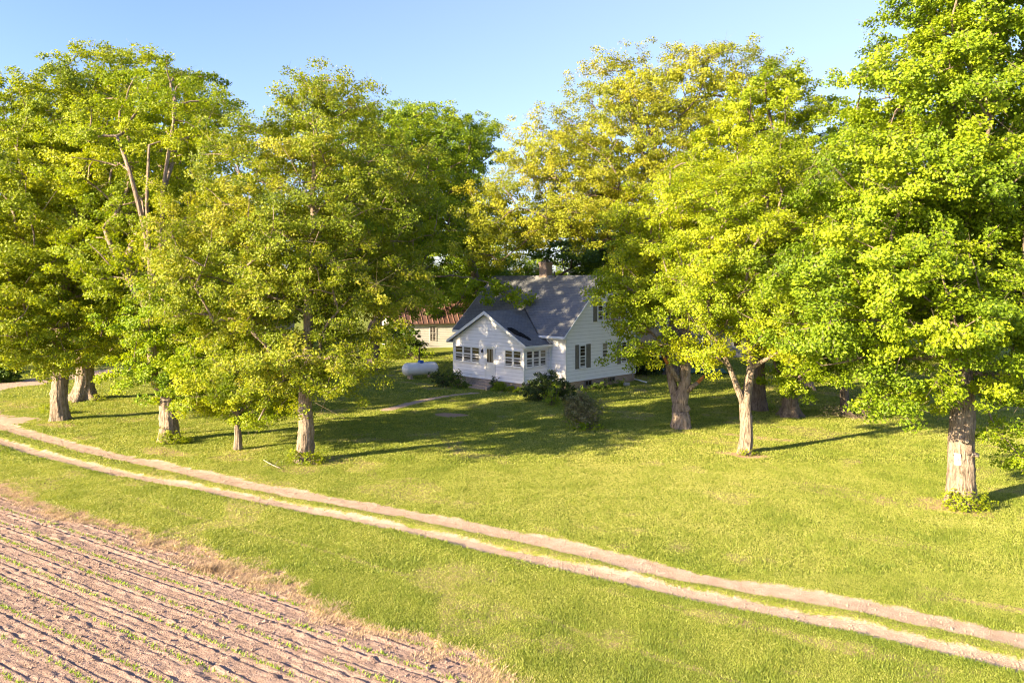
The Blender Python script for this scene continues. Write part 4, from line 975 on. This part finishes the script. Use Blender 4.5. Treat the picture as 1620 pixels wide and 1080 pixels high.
f = MB(); p = at(663, 577, 71); f.tube([(p[0], p[1], -.1), (p[0] + .03, p[1], 1.5)], [.07, .06], 8); tag(f.build('fence_post', M['post']), 'short dark wooden post beyond the propane tank', 'post')
f = MB(); c = gnd(991, 609); a = np.arange(8)*math.pi/4; f.prism([(c[0] + .24*math.cos(t)*(1+.2*math.sin(3*t)), c[1] + .16*math.sin(t), -.03) for t in a], (.02,.01,.22)); tag(f.build('loose_stone', M['stone']), 'pale loose stone on the grass under the electric meter', 'stone')
f = MB(); a, b_ = gnd(1004, 602), gnd(1023, 606); f.tube([(a[0],a[1],.12),(b_[0],b_[1],.07)], .055, 8); tag(f.build('drain_pipe', M['white'], None, True), 'white drain pipe lying on the grass off the house corner', 'pipe')
# teal sheet lying in the shade
f = MB(); n = 18; pa, pb = gnd(1046, 588), gnd(1150, 590); vs = []
for i in range(n + 1):
    for j in range(6):
        q_ = pa + (pb - pa)*i/n + np.array([0, 1.0])*(j - 2.5)*.55; vs.append((q_[0], q_[1], .12 + .10*math.sin(i*.9 + j) + .06*math.sin(i*2.3 - j*1.7)))
f.add(vs, [[i*6 + j, (i+1)*6 + j, (i+1)*6 + j + 1, i*6 + j + 1] for i in range(n) for j in range(5)])
o = f.build('ground_sheet', M['teal'], None, True); sol = o.modifiers.new('thick', 'SOLIDIFY'); sol.thickness = .02; tag(o, 'teal plastic sheet lying on the ground behind the forked twin trunk', 'sheet')
# fallen stick
f = MB(); p = lambda x, y, z: (*gnd(x, y), z)
f.tube([p(417,731,.10), p(430,737,.06), p(443,742,.05)], [.015,.02,.012], 6); f.tube([p(430,737,.06), p(417,741,.10)], [.014,.008], 6); f.tube([p(434,739,.06), p(441,735,.22)], [.012,.007], 6)
tag(f.build('fallen_branch', M['deadwood'], None, True), 'bleached forked branch lying on the lawn near the dirt track', 'branch')
# dry clump on the field edge
c = gnd(331, 899); rr = np.random.default_rng(9); n = 120
v, t, a = blades(np.stack([c[0] + rr.normal(0, .28, n), c[1] + rr.normal(0, .15, n), np.full(n, -.03)], 1), rr.uniform(.07, .20, n), np.full(n, .018), 3, 2.0, np.full(n, .1), rr)
tag(link('straw_clump', nmesh('straw_clump', v, tris=t, attrs={'tint': ('FACE', 'FLOAT', a)}), M['straw']), 'tangled brown clump of dry straw on the field edge', 'straw')

# torn limbs, children of the forked tree
FT = [o for o in bpy.data.objects if o.get('label', '').startswith('yellow green tree with forked')][0]; b = FT.location
def torn(par, pts, r0, wood_from):
    b = par.location; Y = b.y
    P = [at(px, py, Y + dy) - np.array(b) for px, py, dy in pts]
    f = MB(); f.tube(P[:wood_from + 1], list(np.linspace(r0, r0*.75, wood_from + 1)), 9); o = f.build('torn_limb', M['bark'], par, True)
    rr = np.random.default_rng(len(P)); f = MB(); s, e = P[wood_from - 1]*.35 + P[wood_from]*.65, P[-1]
    for k in range(6):
        j = rr.normal(0, .035, 3); m = (s + e)/2 + j; f.tube([s + j*.8, m, e + j*1.2 + (s - e)*rr.uniform(0, .35)], [r0*.45, r0*.3, .012], 5)
    f.build('torn_wood', M['torn'], o)
torn(FT, [(1073,602,-.25),(1064,586,-.3),(1057,575,-.35),(1046,557,-.4)], .13, 2)
torn(FT, [(1088,618,-.2),(1097,610,-.25),(1104,605,-.3),(1116,594,-.35)], .14, 2)
OT = [o for o in bpy.data.objects if o.get('label', '').startswith('broad olive')][0]
bb = OT.location; f = MB(); P = [at(px, py, bb.y - .5) - np.array(bb) for px, py in ((426,630),(418,648),(409,664))]
f.tube(P, [.05,.045,.03], 7); f.build('broken_limb', M['deadwood'], OT, True)
# white plate and cut stubs on the huge tree
HT = [o for o in bpy.data.objects if o.get('label', '').startswith('huge bright')][0]; hb = HT.location
for px, py, rr_ in ((1528, 697, .075), (1543, 719, .07)):
    e = at(px, py, hb.y - .42) - np.array(hb); d_ = unit(np.array([e[0], e[1] - .25, .05])); f = MB(); s = e - d_*.2
    f.tube([s, e, e + d_*.10], [rr_*1.5, rr_*1.15, rr_], 12); o = f.build('limb_stub', M['bark'], HT, True)
    g = MB(); g.tube([e + d_*.10, e + d_*.112], rr_*.8, 12); g.build('cut_face', M['deadwood'], o)
a = R(222); e = np.array([.425*math.cos(a), .425*math.sin(a), at(1504, 723, hb.y)[2]]) + np.array([hb.x, hb.y, 0]); f = MB(); u = np.array([-math.sin(a), math.cos(a), 0]); n_ = np.array([math.cos(a), math.sin(a), 0])
f.prism([e - u*.09 - np.array([0,0,.19]), e + u*.09 - np.array([0,0,.19]), e + u*.09 + np.array([0,0,.19]), e - u*.09 + np.array([0,0,.19])], n_*.03)
sg = f.build('metal_plate', M['white']); tag(sg, 'small white plate nailed to the huge trunk on the right', 'plate')
f = MB(); f.tube([e + n_*.03 + np.array([0,0,.02]), e + n_*.10 + np.array([0,0,.0])], [.05,.04], 10); f.build('knob', M['greymetal'], sg)

# ------------------------------------------------------------------ light, sky, camera
wd = bpy.data.worlds.new('World'); sc.world = wd; wd.use_nodes = True
nt = wd.node_tree; bg = nt.nodes['Background']
sky = nt.nodes.new('ShaderNodeTexSky'); sky.sky_type = 'NISHITA'; sky.sun_disc = False
sky.sun_elevation = SUN_EL; sky.sun_rotation = math.pi/2 - SUN_AZ; sky.altitude = 200; sky.air_density = 1.0; sky.dust_density = 1.0; sky.ozone_density = 1.5
mx_ = nt.nodes.new('ShaderNodeMix'); mx_.data_type = 'RGBA'; mx_.blend_type = 'MULTIPLY'; mx_.inputs[0].default_value = 1.0; mx_.inputs[7].default_value = (.81, .84, 1.11, 1)
nt.links.new(sky.outputs[0], mx_.inputs[6]); tc_ = nt.nodes.new('ShaderNodeTexCoord'); vm_ = nt.nodes.new('ShaderNodeVectorMath'); vm_.operation = 'DOT_PRODUCT'; vm_.inputs[1].default_value = (.80, .52, -.25)
nt.links.new(tc_.outputs['Generated'], vm_.inputs[0])
rp_ = nt.nodes.new('ShaderNodeMapRange'); rp_.inputs[1].default_value = .05; rp_.inputs[2].default_value = 1.0; rp_.inputs[3].default_value = 0.0; rp_.inputs[4].default_value = .42
nt.links.new(vm_.outputs['Value'], rp_.inputs[0])
m2_ = nt.nodes.new('ShaderNodeMix'); m2_.data_type = 'RGBA'; m2_.inputs[7].default_value = (2.9, 3.15, 3.4, 1)
nt.links.new(rp_.outputs[0], m2_.inputs[0]); nt.links.new(mx_.outputs[2], m2_.inputs[6]); nt.links.new(m2_.outputs[2], bg.inputs['Color']); bg.inputs['Strength'].default_value = .073
sl_ = bpy.data.lights.new('sun', 'SUN'); sl_.energy = 5.0; sl_.angle = R(.5); sl_.color = (1.0, .80, .48)
so = bpy.data.objects.new('sun', sl_); COL.objects.link(so)
from mathutils import Vector
sd = Vector((math.cos(SUN_AZ)*math.cos(SUN_EL), math.sin(SUN_AZ)*math.cos(SUN_EL), math.sin(SUN_EL)))
so.rotation_euler = sd.to_track_quat('Z', 'Y').to_euler(); so.location = (-30, -20, 30)
cam = bpy.data.cameras.new('camera'); cam.sensor_width = 36; cam.lens = F/1620*36; cam.shift_y = -(540 - HZ)/1620; cam.clip_end = 10000; cam.clip_start = .1
co = bpy.data.objects.new('camera', cam); COL.objects.link(co); co.location = (0, 0, HC); co.rotation_euler = (math.pi/2, 0, 0); sc.camera = co
vs_ = sc.view_settings; vs_.view_transform = 'Standard'; vs_.look = 'None'; vs_.exposure = 2.25; vs_.gamma = 1.0
sc.cycles.max_bounces = 8; sc.cycles.diffuse_bounces = 3; sc.cycles.transmission_bounces = 5; sc.cycles.use_denoising = True; sc.cycles.denoiser = 'OPENIMAGEDENOISE'; sc.cycles.denoising_input_passes = 'RGB_ALBEDO_NORMAL'; sc.cycles.denoising_prefilter = 'ACCURATE'
sc.cycles.use_adaptive_sampling = False; sc.cycles.use_light_tree = False; sc.cycles.filter_width = 1.15; sc.cycles.sample_clamp_indirect = 4.0
